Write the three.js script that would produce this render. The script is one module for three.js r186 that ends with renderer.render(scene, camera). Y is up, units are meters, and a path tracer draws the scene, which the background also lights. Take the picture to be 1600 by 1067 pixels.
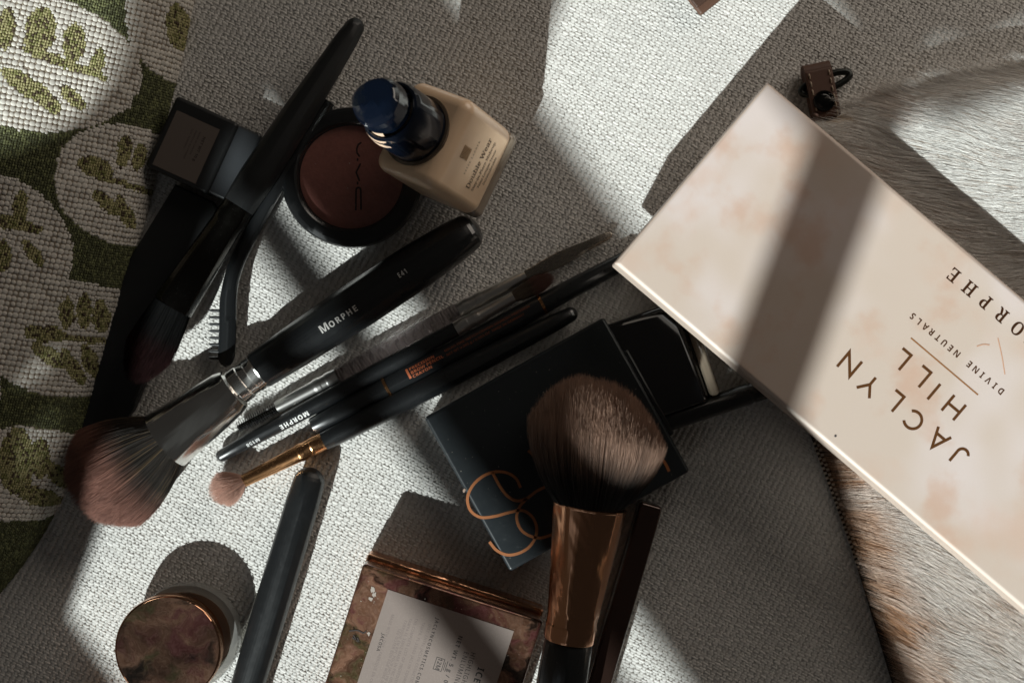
import * as THREE from 'three';
import { RoundedBoxGeometry } from 'three/addons/geometries/RoundedBoxGeometry.js';
import { ImprovedNoise } from 'three/addons/math/ImprovedNoise.js';
import { mergeGeometries, toCreasedNormals } from 'three/addons/utils/BufferGeometryUtils.js';
import { RectAreaLightUniformsLib } from 'three/addons/lights/RectAreaLightUniformsLib.js';

// ------------------------------------------------------------------ camera, sun, unseen soft lights, exposure
const H = 0.5, K = 0.00025;                     // camera height above the cloth (m); metres on the cloth per photo pixel
const scene = new THREE.Scene();
scene.background = new THREE.Color().setRGB(0.017, 0.0153, 0.0136);
const camera = new THREE.PerspectiveCamera(29.87, 1024 / 682, 0.02, 10);
camera.position.set(0, H, 0); camera.up.set(0, 0, -1); camera.lookAt(0, 0, 0);
camera.focus = 0.474; camera.userData.fStop = 9;
scene.add(camera);
const SUN_EL = 36 * Math.PI / 180, SAZ = [0.47, -0.883];   // shadows fall along SAZ in plan (x, z)
const toSun = new THREE.Vector3(-SAZ[0] * Math.cos(SUN_EL), Math.sin(SUN_EL), -SAZ[1] * Math.cos(SUN_EL)).normalize();
const sun = new THREE.DirectionalLight(new THREE.Color().setRGB(0.93, 1.0, 0.975), 5.3);
sun.name = 'sun'; sun.position.copy(toSun).multiplyScalar(3); sun.target.position.set(0, 0, 0);
sun.castShadow = true; sun.shadow.mapSize.set(4096, 4096);
Object.assign(sun.shadow.camera, { left: -0.6, right: 0.6, top: 0.6, bottom: -0.6, near: 0.1, far: 6 });
scene.add(sun, sun.target);
RectAreaLightUniformsLib.init();
const WIN2 = new THREE.Vector3(0.48, 0.34, -0.58);          // unseen source beyond the upper right, placed to light the shaded cloth
const unseenSoftLight = new THREE.RectAreaLight(new THREE.Color().setRGB(1.0, 0.89, 0.77), 2.2, 0.55, 0.45);
unseenSoftLight.name = 'unseen_soft_light'; unseenSoftLight.position.copy(WIN2); unseenSoftLight.lookAt(0.02, 0, 0);
scene.add(unseenSoftLight);
const unseenSashLight = new THREE.RectAreaLight(new THREE.Color().setRGB(0.80, 0.90, 1.0), 0.28, 0.55, 0.40);   // out of view at the sun wall, placed to reflect in the ferrules
unseenSashLight.name = 'unseen_sash_light'; unseenSashLight.position.set(-0.455, 0.56, 0.60); unseenSashLight.lookAt(0.02, 0, 0); scene.add(unseenSashLight);
const renderer = new THREE.WebGLRenderer({ antialias: true });
renderer.setSize(1024, 682); renderer.toneMapping = THREE.LinearToneMapping; renderer.toneMappingExposure = 1.09;
renderer.shadowMap.enabled = true; renderer.shadowMap.type = THREE.PCFSoftShadowMap;

// ------------------------------------------------------------------ helpers
const V3 = (x, y, z) => new THREE.Vector3(x, y, z);
let seed = 12345;
const rnd = () => { seed = (seed + 0x6d2b79f5) | 0; let t = Math.imul(seed ^ (seed >>> 15), 1 | seed); t = (t + Math.imul(t ^ (t >>> 7), 61 | t)) ^ t; return ((t ^ (t >>> 14)) >>> 0) / 4294967296; };
const rr = (a, b) => a + (b - a) * rnd();
const gauss = () => (rnd() + rnd() + rnd() - 1.5) / 1.5;
const clamp = (x, a, b) => Math.min(b, Math.max(a, x));
const sstep = (a, b, x) => { const t = clamp((x - a) / (b - a), 0, 1); return t * t * (3 - 2 * t); };
const mix = (a, b, t) => a + (b - a) * t;
const noise = new ImprovedNoise();
const fbm = (x, y, o = 4, z = 0.37) => { let s = 0, a = 0.5; for (let i = 0; i < o; i++) { s += a * noise.noise(x, y, z + i * 7.3); x *= 2.03; y *= 2.03; a *= 0.5; } return s; };
// photo pixel + height (mm) -> world
const P = (x, y, h = 0) => { const s = K * (1 - h / 1000 / H); return V3((x - 800) * s, h / 1000, (y - 533.5) * s); };
const rp = (px, h = 0) => px * K * (1 - h / 1000 / H);
const lin = (r, g, b) => new THREE.Color().setRGB(r, g, b);
const std = (o) => new THREE.MeshStandardMaterial(o);
const phy = (o) => new THREE.MeshPhysicalMaterial(o);

const taken = {};
function numbered(n) { taken[n] = (taken[n] ?? -1) + 1; return taken[n] ? n + '_' + String(taken[n]).padStart(3, '0') : n; }
function thing(name, label, category, base, group) {
  const g = new THREE.Group(); g.name = numbered(name); g.position.copy(base); g.userData = { label, category };
  if (group) g.userData.group = group;
  g.base = base.clone(); scene.add(g); return g;
}
function structure(name, base = V3(0, 0, 0)) { const g = new THREE.Group(); g.name = name; g.position.copy(base); g.userData = { kind: 'structure' }; g.base = base.clone(); scene.add(g); return g; }
function part(parent, name, geo, mat, label) {        // geo in world coordinates
  geo.translate(-parent.base.x, -parent.base.y, -parent.base.z);
  const m = new THREE.Mesh(geo, mat); m.name = name; m.castShadow = m.receiveShadow = true; m.base = parent.base;
  if (label) m.userData.label = label;
  parent.add(m); return m;
}
function frameOf(A, B) {
  const a = B.clone().sub(A), L = a.length(); a.normalize();
  const u = V3(0, 1, 0).addScaledVector(a, -a.y).normalize(), s = a.clone().cross(u).normalize();
  return { a, u, s, L };
}
// body of revolution along A->B; prof = [[t 0..1, r m], ...]; squash flattens it vertically
function lathe(A, B, prof, { seg = 40, squash = 1, crease = 0.55, lens = 0 } = {}) {
  const { a, u, s, L } = frameOf(A, B), pos = [], uv = [], idx = [];
  for (const [t, r] of prof) for (let j = 0; j <= seg; j++) {
    const f = j / seg * Math.PI * 2, p = A.clone().addScaledVector(a, t * L).addScaledVector(u, r * squash * Math.cos(f)).addScaledVector(s, r * Math.sin(f));
    pos.push(p.x, p.y, p.z); uv.push(j / seg, t * L * 20);
  }
  const w = seg + 1;
  for (let i = 0; i < prof.length - 1; i++) for (let j = 0; j < seg; j++) { const p = i * w + j; idx.push(p, p + 1, p + w, p + 1, p + w + 1, p + w); }
  const g = new THREE.BufferGeometry();
  g.setAttribute('position', new THREE.Float32BufferAttribute(pos, 3)); g.setAttribute('uv', new THREE.Float32BufferAttribute(uv, 2)); g.setIndex(idx);
  return toCreasedNormals(g, crease);
}
const rAt = (prof, t) => { for (let i = 1; i < prof.length; i++) if (t <= prof[i][0]) { const [t0, r0] = prof[i - 1], [t1, r1] = prof[i]; return t1 === t0 ? r1 : r0 + (r1 - r0) * (t - t0) / (t1 - t0); } return prof[prof.length - 1][1]; };
// rounded end profile: list of [t, r] from the tip inwards; R = radius, e = length fraction of rounding
const roundEnd = (t0, e, R, n = 7) => Array.from({ length: n }, (_, i) => { const f = i / (n - 1) * Math.PI / 2; return [t0 + e * (1 - Math.cos(f)), R * Math.sin(f) + 1e-6]; });
// printed patch that follows a handle
function handlePrint(A, B, prof, t0, t1, wide, turn, lift = 0.00007) {
  const { a, u, s, L } = frameOf(A, B), pos = [], nor = [], uv = [], idx = [], n = 12, m = 14;
  for (let i = 0; i <= n; i++) for (let j = 0; j <= m; j++) {
    const t = mix(t0, t1, i / n), r = rAt(prof, t) + lift, f = turn + (j / m - 0.5) * wide / r;
    const d = u.clone().multiplyScalar(Math.cos(f)).addScaledVector(s, Math.sin(f)), p = A.clone().addScaledVector(a, t * L).addScaledVector(d, r);
    pos.push(p.x, p.y, p.z); nor.push(d.x, d.y, d.z); uv.push(i / n, 1 - j / m);
  }
  for (let i = 0; i < n; i++) for (let j = 0; j < m; j++) { const p = i * (m + 1) + j; idx.push(p, p + 1, p + m + 1, p + 1, p + m + 2, p + m + 1); }
  const g = new THREE.BufferGeometry();
  g.setAttribute('position', new THREE.Float32BufferAttribute(pos, 3)); g.setAttribute('normal', new THREE.Float32BufferAttribute(nor, 3)); g.setAttribute('uv', new THREE.Float32BufferAttribute(uv, 2)); g.setIndex(idx);
  return g;
}
function canvasTex(w, h, draw, srgb = true) {
  const c = document.createElement('canvas'); c.width = w; c.height = h; const x = c.getContext('2d'); draw(x, w, h);
  const t = new THREE.CanvasTexture(c); t.magFilter = THREE.LinearFilter; if (srgb) t.colorSpace = THREE.SRGBColorSpace; return t;
}
function dataTex(w, h, fn, srgb = true) {
  const d = new Uint8Array(w * h * 4);
  for (let y = 0; y < h; y++) for (let x = 0; x < w; x++) { const c = fn(x / w, y / h, x, y), i = (y * w + x) * 4; d[i] = clamp(c[0], 0, 1) * 255; d[i + 1] = clamp(c[1], 0, 1) * 255; d[i + 2] = clamp(c[2], 0, 1) * 255; d[i + 3] = 255; }
  const t = new THREE.DataTexture(d, w, h); t.magFilter = THREE.LinearFilter; t.minFilter = THREE.LinearFilter; t.wrapS = t.wrapT = THREE.RepeatWrapping; if (srgb) t.colorSpace = THREE.SRGBColorSpace; t.needsUpdate = true; return t;
}
const printMat = (tex, o = {}) => phy({ map: tex, transparent: true, roughness: 0.4, ...o });
// fine smudges and dust for glossy plastics: roughness varies over the surface
const smudge = dataTex(512, 512, (u, v) => { const n = 0.66 + 0.16 * fbm(u * 16, v * 16, 5) + (fbm(u * 60 + 9, v * 60, 2) > 0.30 ? 0.2 : 0); return [n, n, n]; }, false);
smudge.repeat.set(1, 1);
function gloss(color, rough, extra = {}) { return phy({ color, roughness: rough * 1.5, roughnessMap: smudge, ...extra }); }
const M = {
  black: gloss(lin(0.010, 0.011, 0.012), 0.30, { clearcoat: 0.6, clearcoatRoughness: 0.16 }),
  matte: gloss(lin(0.013, 0.014, 0.015), 0.48),
  rubber: gloss(lin(0.009, 0.010, 0.011), 0.42),
  chrome: phy({ color: lin(0.85, 0.84, 0.81), roughness: 0.28, metalness: 1 }),
  darkChrome: gloss(lin(0.07, 0.066, 0.06), 0.22, { metalness: 1 }),
  copper: gloss(lin(0.70, 0.37, 0.22), 0.20, { metalness: 1 }),
  copperBright: gloss(lin(0.80, 0.42, 0.20), 0.22, { metalness: 1 }),
  clear: phy({ color: lin(0.95, 0.93, 0.92), roughness: 0.04, transmission: 1, thickness: 0, ior: 1.49 }),
};
const dent = dataTex(256, 256, (u, v) => { const n = 0.5 + 0.5 * fbm(Math.cos(u * 6.283) * 1.1 + 5, Math.sin(u * 6.283) * 1.1 + v * 3, 3); return [n, n, n]; }, false);
M.chromeWide = M.chrome.clone(); M.chromeWide.roughness = 0.2; for (const [m, s] of [[M.copper, 0.0009], [M.chromeWide, 0.0004]]) { m.bumpMap = dent; m.bumpScale = s; }
// hairs: each a three-sided tapered blade along a bent line; colour(t, k) gives linear rgb
function hairMesh(list, seg = 4) {
  const n = list.length, vp = (seg + 1) * 3, pos = new Float32Array(n * vp * 3), nor = new Float32Array(n * vp * 3), col = new Float32Array(n * vp * 3), idx = new Uint32Array(n * seg * 18);
  const p = V3(), q = V3(), t = V3(), u = V3(), s = V3(), d = V3(); let o = 0, io = 0;
  list.forEach((h, k) => {
    const at = (f, out) => { const g = 1 - f; out.set(0, 0, 0).addScaledVector(h.a, g * g).addScaledVector(h.b, 2 * f * g).addScaledVector(h.c, f * f); };
    const start = k * vp;
    for (let i = 0; i <= seg; i++) {
      const f = i / seg; at(f, p); at(Math.min(1, f + 0.02), q); at(Math.max(0, f - 0.02), t); q.sub(t).normalize();
      u.set(0, 1, 0).addScaledVector(q, -q.y); if (u.lengthSq() < 1e-6) u.set(1, 0, 0); u.normalize(); s.crossVectors(q, u);
      const r = h.r * (1 - 0.75 * f * f), c = h.color(f);
      for (let j = 0; j < 3; j++) {
        const w = j * 2.0944 + k; d.set(0, 0, 0).addScaledVector(u, Math.cos(w)).addScaledVector(s, Math.sin(w));
        pos[o] = p.x + d.x * r; pos[o + 1] = Math.max(0.0002, p.y + d.y * r); pos[o + 2] = p.z + d.z * r;
        nor[o] = d.x; nor[o + 1] = d.y; nor[o + 2] = d.z; col[o] = c[0]; col[o + 1] = c[1]; col[o + 2] = c[2]; o += 3;
      }
    }
    for (let i = 0; i < seg; i++) for (let j = 0; j < 3; j++) { const a = start + i * 3 + j, b = start + i * 3 + (j + 1) % 3; idx.set([a, b, a + 3, b, b + 3, a + 3], io); io += 6; }
  });
  const g = new THREE.BufferGeometry();
  g.setAttribute('position', new THREE.BufferAttribute(pos, 3)); g.setAttribute('normal', new THREE.BufferAttribute(nor, 3)); g.setAttribute('color', new THREE.BufferAttribute(col, 3)); g.setIndex(new THREE.BufferAttribute(idx, 1));
  return g;
}
const hairMat = std({ vertexColors: true, roughness: 0.55 });
const darkHair = phy({ vertexColors: true, roughness: 0.9, specularIntensity: 0.2 });
const furMat = std({ vertexColors: true, roughness: 0.5 });
// brush head: from the mouth disc at A towards B; o: rm mouth radius, rs widest radius, squash, n, r, dome, lean (sideways shift of the tip, m), color(f, k)
function bristles(A, B, o) {
  const { a, u, s, L } = frameOf(A, B), list = [];
  const sq = o.squash ?? 1, sqm = o.squashMouth ?? 1;
  for (let k = 0; k < o.n; k++) {
    const rho = Math.pow(rnd(), o.bias ?? 0.36), f = rnd() * Math.PI * 2, cu = Math.cos(f), su = Math.sin(f), v = rr(-1, 1);
    const len = L * (1 - (o.dome ?? 0.45) * Math.pow(rho, o.pow ?? 2.4)) * (1 + 0.05 * gauss()) + (o.slant ?? 0) * su * rho;
    const root = A.clone().addScaledVector(u, cu * rho * o.rm * sqm).addScaledVector(s, su * rho * o.rm);
    const w = o.rs * (1 + 0.05 * gauss());
    const tip = A.clone().addScaledVector(a, len).addScaledVector(u, cu * rho * w * sq + (o.sag ?? 0)).addScaledVector(s, su * rho * w * (1 + (o.skew ?? 0) * su) + (o.lean ?? 0));
    const m = A.clone().addScaledVector(a, len * 0.5).addScaledVector(u, cu * rho * mix(o.rm * sqm, w * sq, o.bulge ?? 0.85)).addScaledVector(s, su * rho * mix(o.rm, w, o.bulge ?? 0.85));
    const j = (o.jit ?? 0.0006) * (rnd() < 0.025 ? 3.5 : 1); tip.x += j * gauss(); tip.y += j * gauss(); tip.z += j * gauss();
    const clumpk = 0.75 + 0.5 * (0.5 + fbm(cu * rho * 5 + 3, su * rho * 5, 3)) + 0.21 * v;
    list.push({ a: root, b: m, c: tip, r: o.r * rr(0.7, 1.2), color: (t) => o.color(t, clumpk, rho, f) });
  }
  return hairMesh(list, o.seg ?? 5);
}
// settled dust and lint on a level face: scattered flakes, too many and too small to pick apart
function dust(parent, cx, cz, hx, hz, y, n, ex = V3(1, 0, 0), ez = V3(0, 0, 1), rmax = 0.00016) {
  const gs = [];
  for (let k = 0; k < n; k++) {
    const g = new THREE.CircleGeometry(rmax * (0.35 + 0.65 * rnd() ** 3), 6); g.rotateX(-Math.PI / 2); g.scale(rr(0.6, 1.6), 1, rr(0.6, 1.4)); g.rotateY(rnd() * 6.283);
    const p = V3(cx, y + 0.00006, cz).addScaledVector(ex, rr(-hx, hx)).addScaledVector(ez, rr(-hz, hz)); g.translate(p.x, p.y, p.z); gs.push(g);
  }
  const m = part(parent, 'dust', mergeGeometries(gs), dustMat); m.userData.kind = 'stuff'; return m;
}
const dustMat = std({ color: lin(0.42, 0.38, 0.33), roughness: 1 });
function boxGeo(center, ex, ey, ez, sx, sy, sz, r) {       // rounded box with its own axes
  const g = new RoundedBoxGeometry(sx, sy, sz, 4, r), m = new THREE.Matrix4().makeBasis(ex.clone().cross(ey).dot(ez) < 0 ? ex.clone().negate() : ex, ey, ez); m.setPosition(center); g.applyMatrix4(m); return g;
}
function flatQuad(c00, ex, ez, w, d, y = 0) {             // sheet; uv 0..1, u along ex, v along ez reversed
  const g = new THREE.BufferGeometry(), q = (a, b) => c00.clone().addScaledVector(ex, a).addScaledVector(ez, b), p = [q(0, 0), q(w, 0), q(w, d), q(0, d)];
  g.setAttribute('position', new THREE.Float32BufferAttribute(p.flatMap((v) => [v.x, v.y + y, v.z]), 3));
  const n = ez.clone().cross(ex).normalize(); g.setAttribute('normal', new THREE.Float32BufferAttribute([...Array(4)].flatMap(() => [n.x, n.y, n.z]), 3));
  g.setAttribute('uv', new THREE.Float32BufferAttribute([0, 1, 1, 1, 1, 0, 0, 0], 2)); g.setIndex([0, 2, 1, 0, 3, 2]); return g;
}
function ribbon(pts, width, lift, y0) {                    // flat painted line through plan points
  const c = new THREE.CatmullRomCurve3(pts), n = pts.length * 8, pos = [], nor = [], idx = [];
  for (let i = 0; i <= n; i++) { const p = c.getPoint(i / n), t = c.getTangent(i / n), s = V3(-t.z, 0, t.x).normalize(); for (const e of [-1, 1]) { pos.push(p.x + s.x * e * width / 2, y0 + lift, p.z + s.z * e * width / 2); nor.push(0, 1, 0); } }
  for (let i = 0; i < n; i++) idx.push(2 * i, 2 * i + 1, 2 * i + 2, 2 * i + 1, 2 * i + 3, 2 * i + 2);
  const g = new THREE.BufferGeometry(); g.setAttribute('position', new THREE.Float32BufferAttribute(pos, 3)); g.setAttribute('normal', new THREE.Float32BufferAttribute(nor, 3)); g.setIndex(idx); return g;
}
function tube(pts, r, seg = 10, n = 60, closed = false) { return new THREE.TubeGeometry(new THREE.CatmullRomCurve3(pts, closed), n, r, seg, closed); }
function inPoly(x, y, poly) { let c = false; for (let i = 0, j = poly.length - 1; i < poly.length; j = i++) { const [xi, yi] = poly[i], [xj, yj] = poly[j]; if ((yi > y) !== (yj > y) && x < (xj - xi) * (y - yi) / (yj - yi) + xi) c = !c; } return c; }
function distPoly(x, y, poly, closed = true) { let d = 1e9; for (let i = closed ? 0 : 1; i < poly.length; i++) { const [ax, ay] = poly[(i + poly.length - 1) % poly.length], [bx, by] = poly[i], dx = bx - ax, dy = by - ay, t = clamp(((x - ax) * dx + (y - ay) * dy) / (dx * dx + dy * dy), 0, 1); d = Math.min(d, Math.hypot(x - ax - t * dx, y - ay - t * dy)); } return d; }

// ------------------------------------------------------------------ setting: the woven sofa seat
{
  const seat = structure('sofa_seat');
  const base = new THREE.BoxGeometry(0.62, 0.04, 0.46); base.translate(0, -0.02046, 0);
  part(seat, 'seat_pad', base, std({ color: lin(0.50, 0.485, 0.46), roughness: 0.95 }));
  // plain weave: every crossing of the yarns is a small raised float
  const ang = Math.atan2(0.47, 0.88), eu = [Math.cos(ang), Math.sin(ang)], ev = [-Math.sin(ang), Math.cos(ang)], pu = 0.00225, pv = 0.00105;
  const bead = new THREE.SphereGeometry(1, 12, 8); 
  const weft = [], warp = [], m = new THREE.Matrix4(), q = new THREE.Quaternion();
  for (let i = -150; i <= 150; i++) for (let j = -290; j <= 290; j++) {
    const wv = fbm(i * 0.11, j * 0.055, 3), ww = fbm(i * 0.11 + 40, j * 0.055 + 9, 3), u = i * pu + 0.00085 * wv + 0.00022 * noise.noise(i * 0.9, j * 0.37, 2.2), v = j * pv + 0.00062 * ww + 0.00026 * noise.noise(i * 0.8, j * 0.9, 5.1), x = u * eu[0] + v * ev[0], z = u * eu[1] + v * ev[1];
    if (Math.abs(x) > 0.235 || Math.abs(z) > 0.165) continue;
    ((i + j) & 1 ? warp : weft).push([x, z, i, j]);
  }
  const mat = std({ color: lin(1, 1, 1), roughness: 0.85 });
  const make = (name, list, sx, sy, sz, y) => {
    const im = new THREE.InstancedMesh(bead, mat, list.length), c = new THREE.Color();
    list.forEach(([x, z, i, j], k) => {
      const slub = 1 + 0.28 * Math.max(0, noise.noise(name === 'weft_yarn' ? j * 3.1 : i * 3.1, (name === 'weft_yarn' ? i : j) * 0.16, 6.6)) * 1.6;
      q.setFromEuler(new THREE.Euler(gauss() * 0.14, -ang + gauss() * 0.16, gauss() * 0.08));
      m.compose(V3(x + gauss() * 0.00010, y + gauss() * 0.00005, z + gauss() * 0.00010), q, V3(sx * rr(0.78, 1.2), sy * rr(0.75, 1.25), sz * rr(0.80, 1.25) * slub));
      im.setMatrixAt(k, m);
      const yarn = name === 'weft_yarn' ? noise.noise(j * 0.91, i * 0.04, 3.3) : noise.noise(i * 0.83, j * 0.03, 8.1);
      const b = 0.63 + 0.085 * yarn + 0.05 * gauss() + 0.05 * fbm(x * 22, z * 22, 3);
      im.setColorAt(k, c.setRGB(b, b * 0.975, b * 0.935));
    });
    im.name = name; im.userData = { kind: 'stuff' }; im.castShadow = im.receiveShadow = true; seat.add(im);
  };
  make('weft_yarn', weft, 0.00134, 0.00040, 0.00062, -0.00036);
  make('warp_yarn', warp, 0.00078, 0.00040, 0.00098, -0.00038);
}
// ------------------------------------------------------------------ out of view: unseen wall, its openings shaped to cut the sun into patches
const WN = V3(0.8107, 0, -0.5855), WD = -0.75;                 // wall plane: WN . p = WD
const WX = V3(0.5855, 0, 0.8107);
const onWall = (p) => { const t = (WN.dot(p) - WD) / -WN.dot(toSun), q = p.clone().addScaledVector(toSun, t); return new THREE.Vector2(q.dot(WX), q.y); };
const fromVN = (V, n) => { const y = (0.81 * V - n) / 0.8847; return P(V - 0.37 * y, y, 0); };
let wallHoles = [];
const pane = (V0, V1, n0, n1) => wallHoles.push([fromVN(V0, n0), fromVN(V1, n0), fromVN(V1, n1), fromVN(V0, n1)].map(onWall));
pane(462, 1750, -473, 118); pane(462, 1750, 172, 263);      // lower sash with one glazing bar, fitted to the sun patches
pane(480, 795, 584, 1500); wallHoles.push([[878, 593], [1362, 593], [1362, 1062], [905, 1062], [905, 810], [878, 730]].map(([a, b]) => onWall(fromVN(a, b))), [[1650, 640], [1700, 593], [2300, 593], [2300, 1500], [2300, 1600], [1760, 1460], [1625, 1285], [1560, 1200], [1480, 1150], [1480, 800]].map(([a, b]) => onWall(fromVN(a, b))));   // upper openings, outlined to fit the sun patches

// ------------------------------------------------------------------ the woven cushion at the left
{
  const edgePx = [[322, -90], [303, 0], [284, 90], [263, 175], [240, 290], [215, 385], [190, 470], [165, 560], [140, 650], [116, 730], [88, 795], [50, 860], [0, 925], [-70, 1000]];
  const edge = new THREE.CatmullRomCurve3(edgePx.map(([x, y]) => P(x, y, 0)));
  const D = 0.125, HM = 0.052;
  const N = 260, ep = edge.getSpacedPoints(N), flat = ep.map((p) => [p.x, p.z]);
  const profile = (d) => HM * Math.sqrt(Math.max(0, 1 - (1 - clamp(d / D, 0, 1)) ** 2));
  const wave = (x, z) => 0.0016 * fbm(x * 28 + 4, z * 28, 3);
  const hAt = (x, z) => profile(distPoly(x, z, flat, false)) + wave(x, z);
  const seen = (px, py) => { let h = 0.03, p; for (let i = 0; i < 14; i++) { p = P(px, py, h * 1000); h = mix(h, hAt(p.x, p.z), 0.6); } return P(px, py, h * 1000); };
  // surface point from (along the rim 0..1, inwards 0..1)
  const inward = (t) => { const g = edge.getTangentAt(t); return V3(g.z, 0, -g.x).normalize().multiplyScalar(-1); };
  const dirs = Array.from({ length: 41 }, (_, i) => inward(i / 40)); if (dirs[20].x > 0) dirs.forEach((d) => d.multiplyScalar(-1));
  const avg = dirs[20].clone();
  const surf = (t, w) => { const e = edge.getPointAt(t), th = w * Math.PI / 2, d = D * (1 - Math.cos(th)), k = clamp(t * 40, 0, 39.999), i = Math.floor(k), dir = dirs[i].clone().lerp(dirs[i + 1], k - i).lerp(avg, 0.6).normalize(), p = e.addScaledVector(dir, d); p.y = profile(d) + wave(p.x, p.z) + (w > 0 ? 0 : 0); return p; };
  // motifs, laid out on the cloth of the cushion
  const cells = [[55, 98, 140, 106, 2], [290, 36, 68, 96, 2.6], [202, 290, 92, 92, 2.1], [0, 388, 95, 111, 2], [110, 530, 108, 91, 2.1], [34, 742, 94, 76, 2.1], [-90, 610, 76, 86, 2]].map(([x, y, a, b, e]) => { const p = seen(x, y), s = K * (1 - p.y / H); return [p.x, p.z, a * s, b * s, e]; });
  const leaves = [[9, 45, 13, 34, .1], [62, 48, 21, 38, .25], [115, 66, 15, 32, .15], [152, 98, 9, 22, .2], [34, 130, 14, 34, -.9], [68, 152, 13, 30, -.75], [113, 152, 10, 22, -.7], [100, 98, 62, 8, 0.30],
    [148, 262, 24, 17, .3], [193, 236, 9, 26, .2], [217, 246, 7, 22, .2], [166, 318, 10, 24, -.7], [192, 330, 8, 24, -.2], [185, 285, 45, 5, .25],
    [70, 522, 27, 13, .1], [103, 490, 9, 26, .1], [130, 486, 9, 28, .1], [156, 494, 8, 26, .1], [76, 556, 12, 28, -.8], [112, 574, 9, 30, -.3], [140, 566, 8, 28, -.1], [120, 530, 55, 5, .1],
    [24, 722, 22, 54, .1], [62, 716, 12, 32, .1], [92, 745, 10, 30, -.3], [58, 775, 14, 24, -.8], [276, 40, 12, 34, .1], [296, 80, 6, 30, .1], [20, 350, 40, 10, .2], [30, 325, 10, 26, .1], [50, 395, 9, 24, -.5], [0, 400, 14, 26, .1]].map(([x, y, a, b, r]) => { const p = seen(x, y), s = K * (1 - p.y / H); return [p.x, p.z, a * s, b * s, r]; });
  const zone = (x, z) => {            // 0 green ground, 1 white cell, 2 leaf
    const nx = x + 0.0012 * fbm(x * 240, z * 240, 2), nz = z + 0.0012 * fbm(x * 240 + 5, z * 240 + 5, 2);
    for (const [a, b, ra, rb, e] of cells) if (Math.abs((nx - a) / ra) ** e + Math.abs((nz - b) / rb) ** e < 1) {
      for (const [c, d, qa, qb, r] of leaves) { const dx = nx - c, dz = nz - d, u = dx * Math.cos(r) + dz * Math.sin(r), v = -dx * Math.sin(r) + dz * Math.cos(r); if ((u / qa) ** 2 + (v / qb) ** 2 < 1) return 2; }
      return 1;
    }
    return 0;
  };
  const cushion = thing('cushion', 'plump cushion woven with green bands and leaf motifs on cream', 'cushion', P(60, 500, 0));
  // fabric skin
  const nt = 200, nw = 60, pos = [], col = [], idx = [];
  for (let i = 0; i <= nt; i++) for (let j = -2; j <= nw; j++) {
    const p = surf(i / nt, Math.max(0, j) / nw); if (j < 0) p.y = j === -2 ? -0.0005 : 0.0002;
    pos.push(p.x, p.y, p.z); const zo = zone(p.x, p.z), c = zo === 0 ? [0.05, 0.055, 0.022] : zo === 1 ? [0.26, 0.215, 0.165] : [0.12, 0.105, 0.045]; col.push(...c);
  }
  const w = nw + 3;
  for (let i = 0; i < nt; i++) for (let j = 0; j < w - 1; j++) { const a = i * w + j; idx.push(a, a + 1, a + w, a + 1, a + w + 1, a + w); }
  const g = new THREE.BufferGeometry(); g.setAttribute('position', new THREE.Float32BufferAttribute(pos, 3)); g.setAttribute('color', new THREE.Float32BufferAttribute(col, 3)); g.setIndex(idx); g.computeVertexNormals();
  if (g.attributes.normal.getY(30 * w + 40) < 0) { for (let i = 0; i < idx.length; i += 3) [idx[i], idx[i + 1]] = [idx[i + 1], idx[i]]; g.setIndex(idx); g.computeVertexNormals(); }
  part(cushion, 'cover', g, std({ vertexColors: true, roughness: 0.95 }));
  // the floats of the weave: cream ones large, green and leaf ones short and doubled
  const L = edge.getLength(), bead = new THREE.SphereGeometry(1, 10, 8), items = [];
  const arc = Array.from({ length: 201 }, (_, i) => { let s = 0; for (let k = 0; k < i; k++) { const t0 = k / 200 * Math.PI / 2, t1 = (k + 1) / 200 * Math.PI / 2; s += Math.hypot(D * (Math.cos(t0) - Math.cos(t1)), HM * (Math.sin(t1) - Math.sin(t0))); } return s; });
  const wOf = (s) => { let k = 0; while (k < 199 && arc[k + 1] < s) k++; return (k + (s - arc[k]) / (arc[k + 1] - arc[k])) / 200; };
  const pt = 0.00198, pw = 0.00186;
  for (let i = 0; i * pt < L; i++) for (let j = 0; j * pw < arc[200] - 0.002; j++) {
    const s = (j + 0.5) * pw, t = clamp((i + 0.5) * pt / L + 0.10 * s / L, 0, 0.999), wv = wOf(s), p = surf(t, wv), q1 = surf(Math.min(0.999, t + 0.002), wv), q2 = surf(t, Math.min(1, wv + 0.01));
    if (Math.abs(p.x) > 0.26 || Math.abs(p.z) > 0.17) continue;
    const zo = zone(p.x, p.z), tx = q1.sub(p).normalize(), tz = q2.sub(p).normalize(), up = tx.clone().cross(tz).normalize(); if (up.y < 0) up.multiplyScalar(-1);
    const ex = tx, ez = ex.clone().cross(up).normalize();
    const sub = [[-0.25, -0.25], [0.25, -0.25], [-0.25, 0.25], [0.25, 0.25]].map(([a, b]) => { const q = p.clone().addScaledVector(ex, a * pt).addScaledVector(ez, b * pw); return [q, zone(q.x, q.z)]; });
    if (sub.every(([, z]) => z === 1)) items.push([p, ex, up, ez, 0.00106, 0.00046, 0.00102, 1]);
    else for (const [q, z] of sub) items.push([q, ex, up, ez, 0.00066, 0.00042, z === 1 ? 0.00058 : 0.00044, z]);
  }
  const im = new THREE.InstancedMesh(bead, std({ roughness: 0.8 }), items.length), m = new THREE.Matrix4(), c = new THREE.Color();
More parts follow.
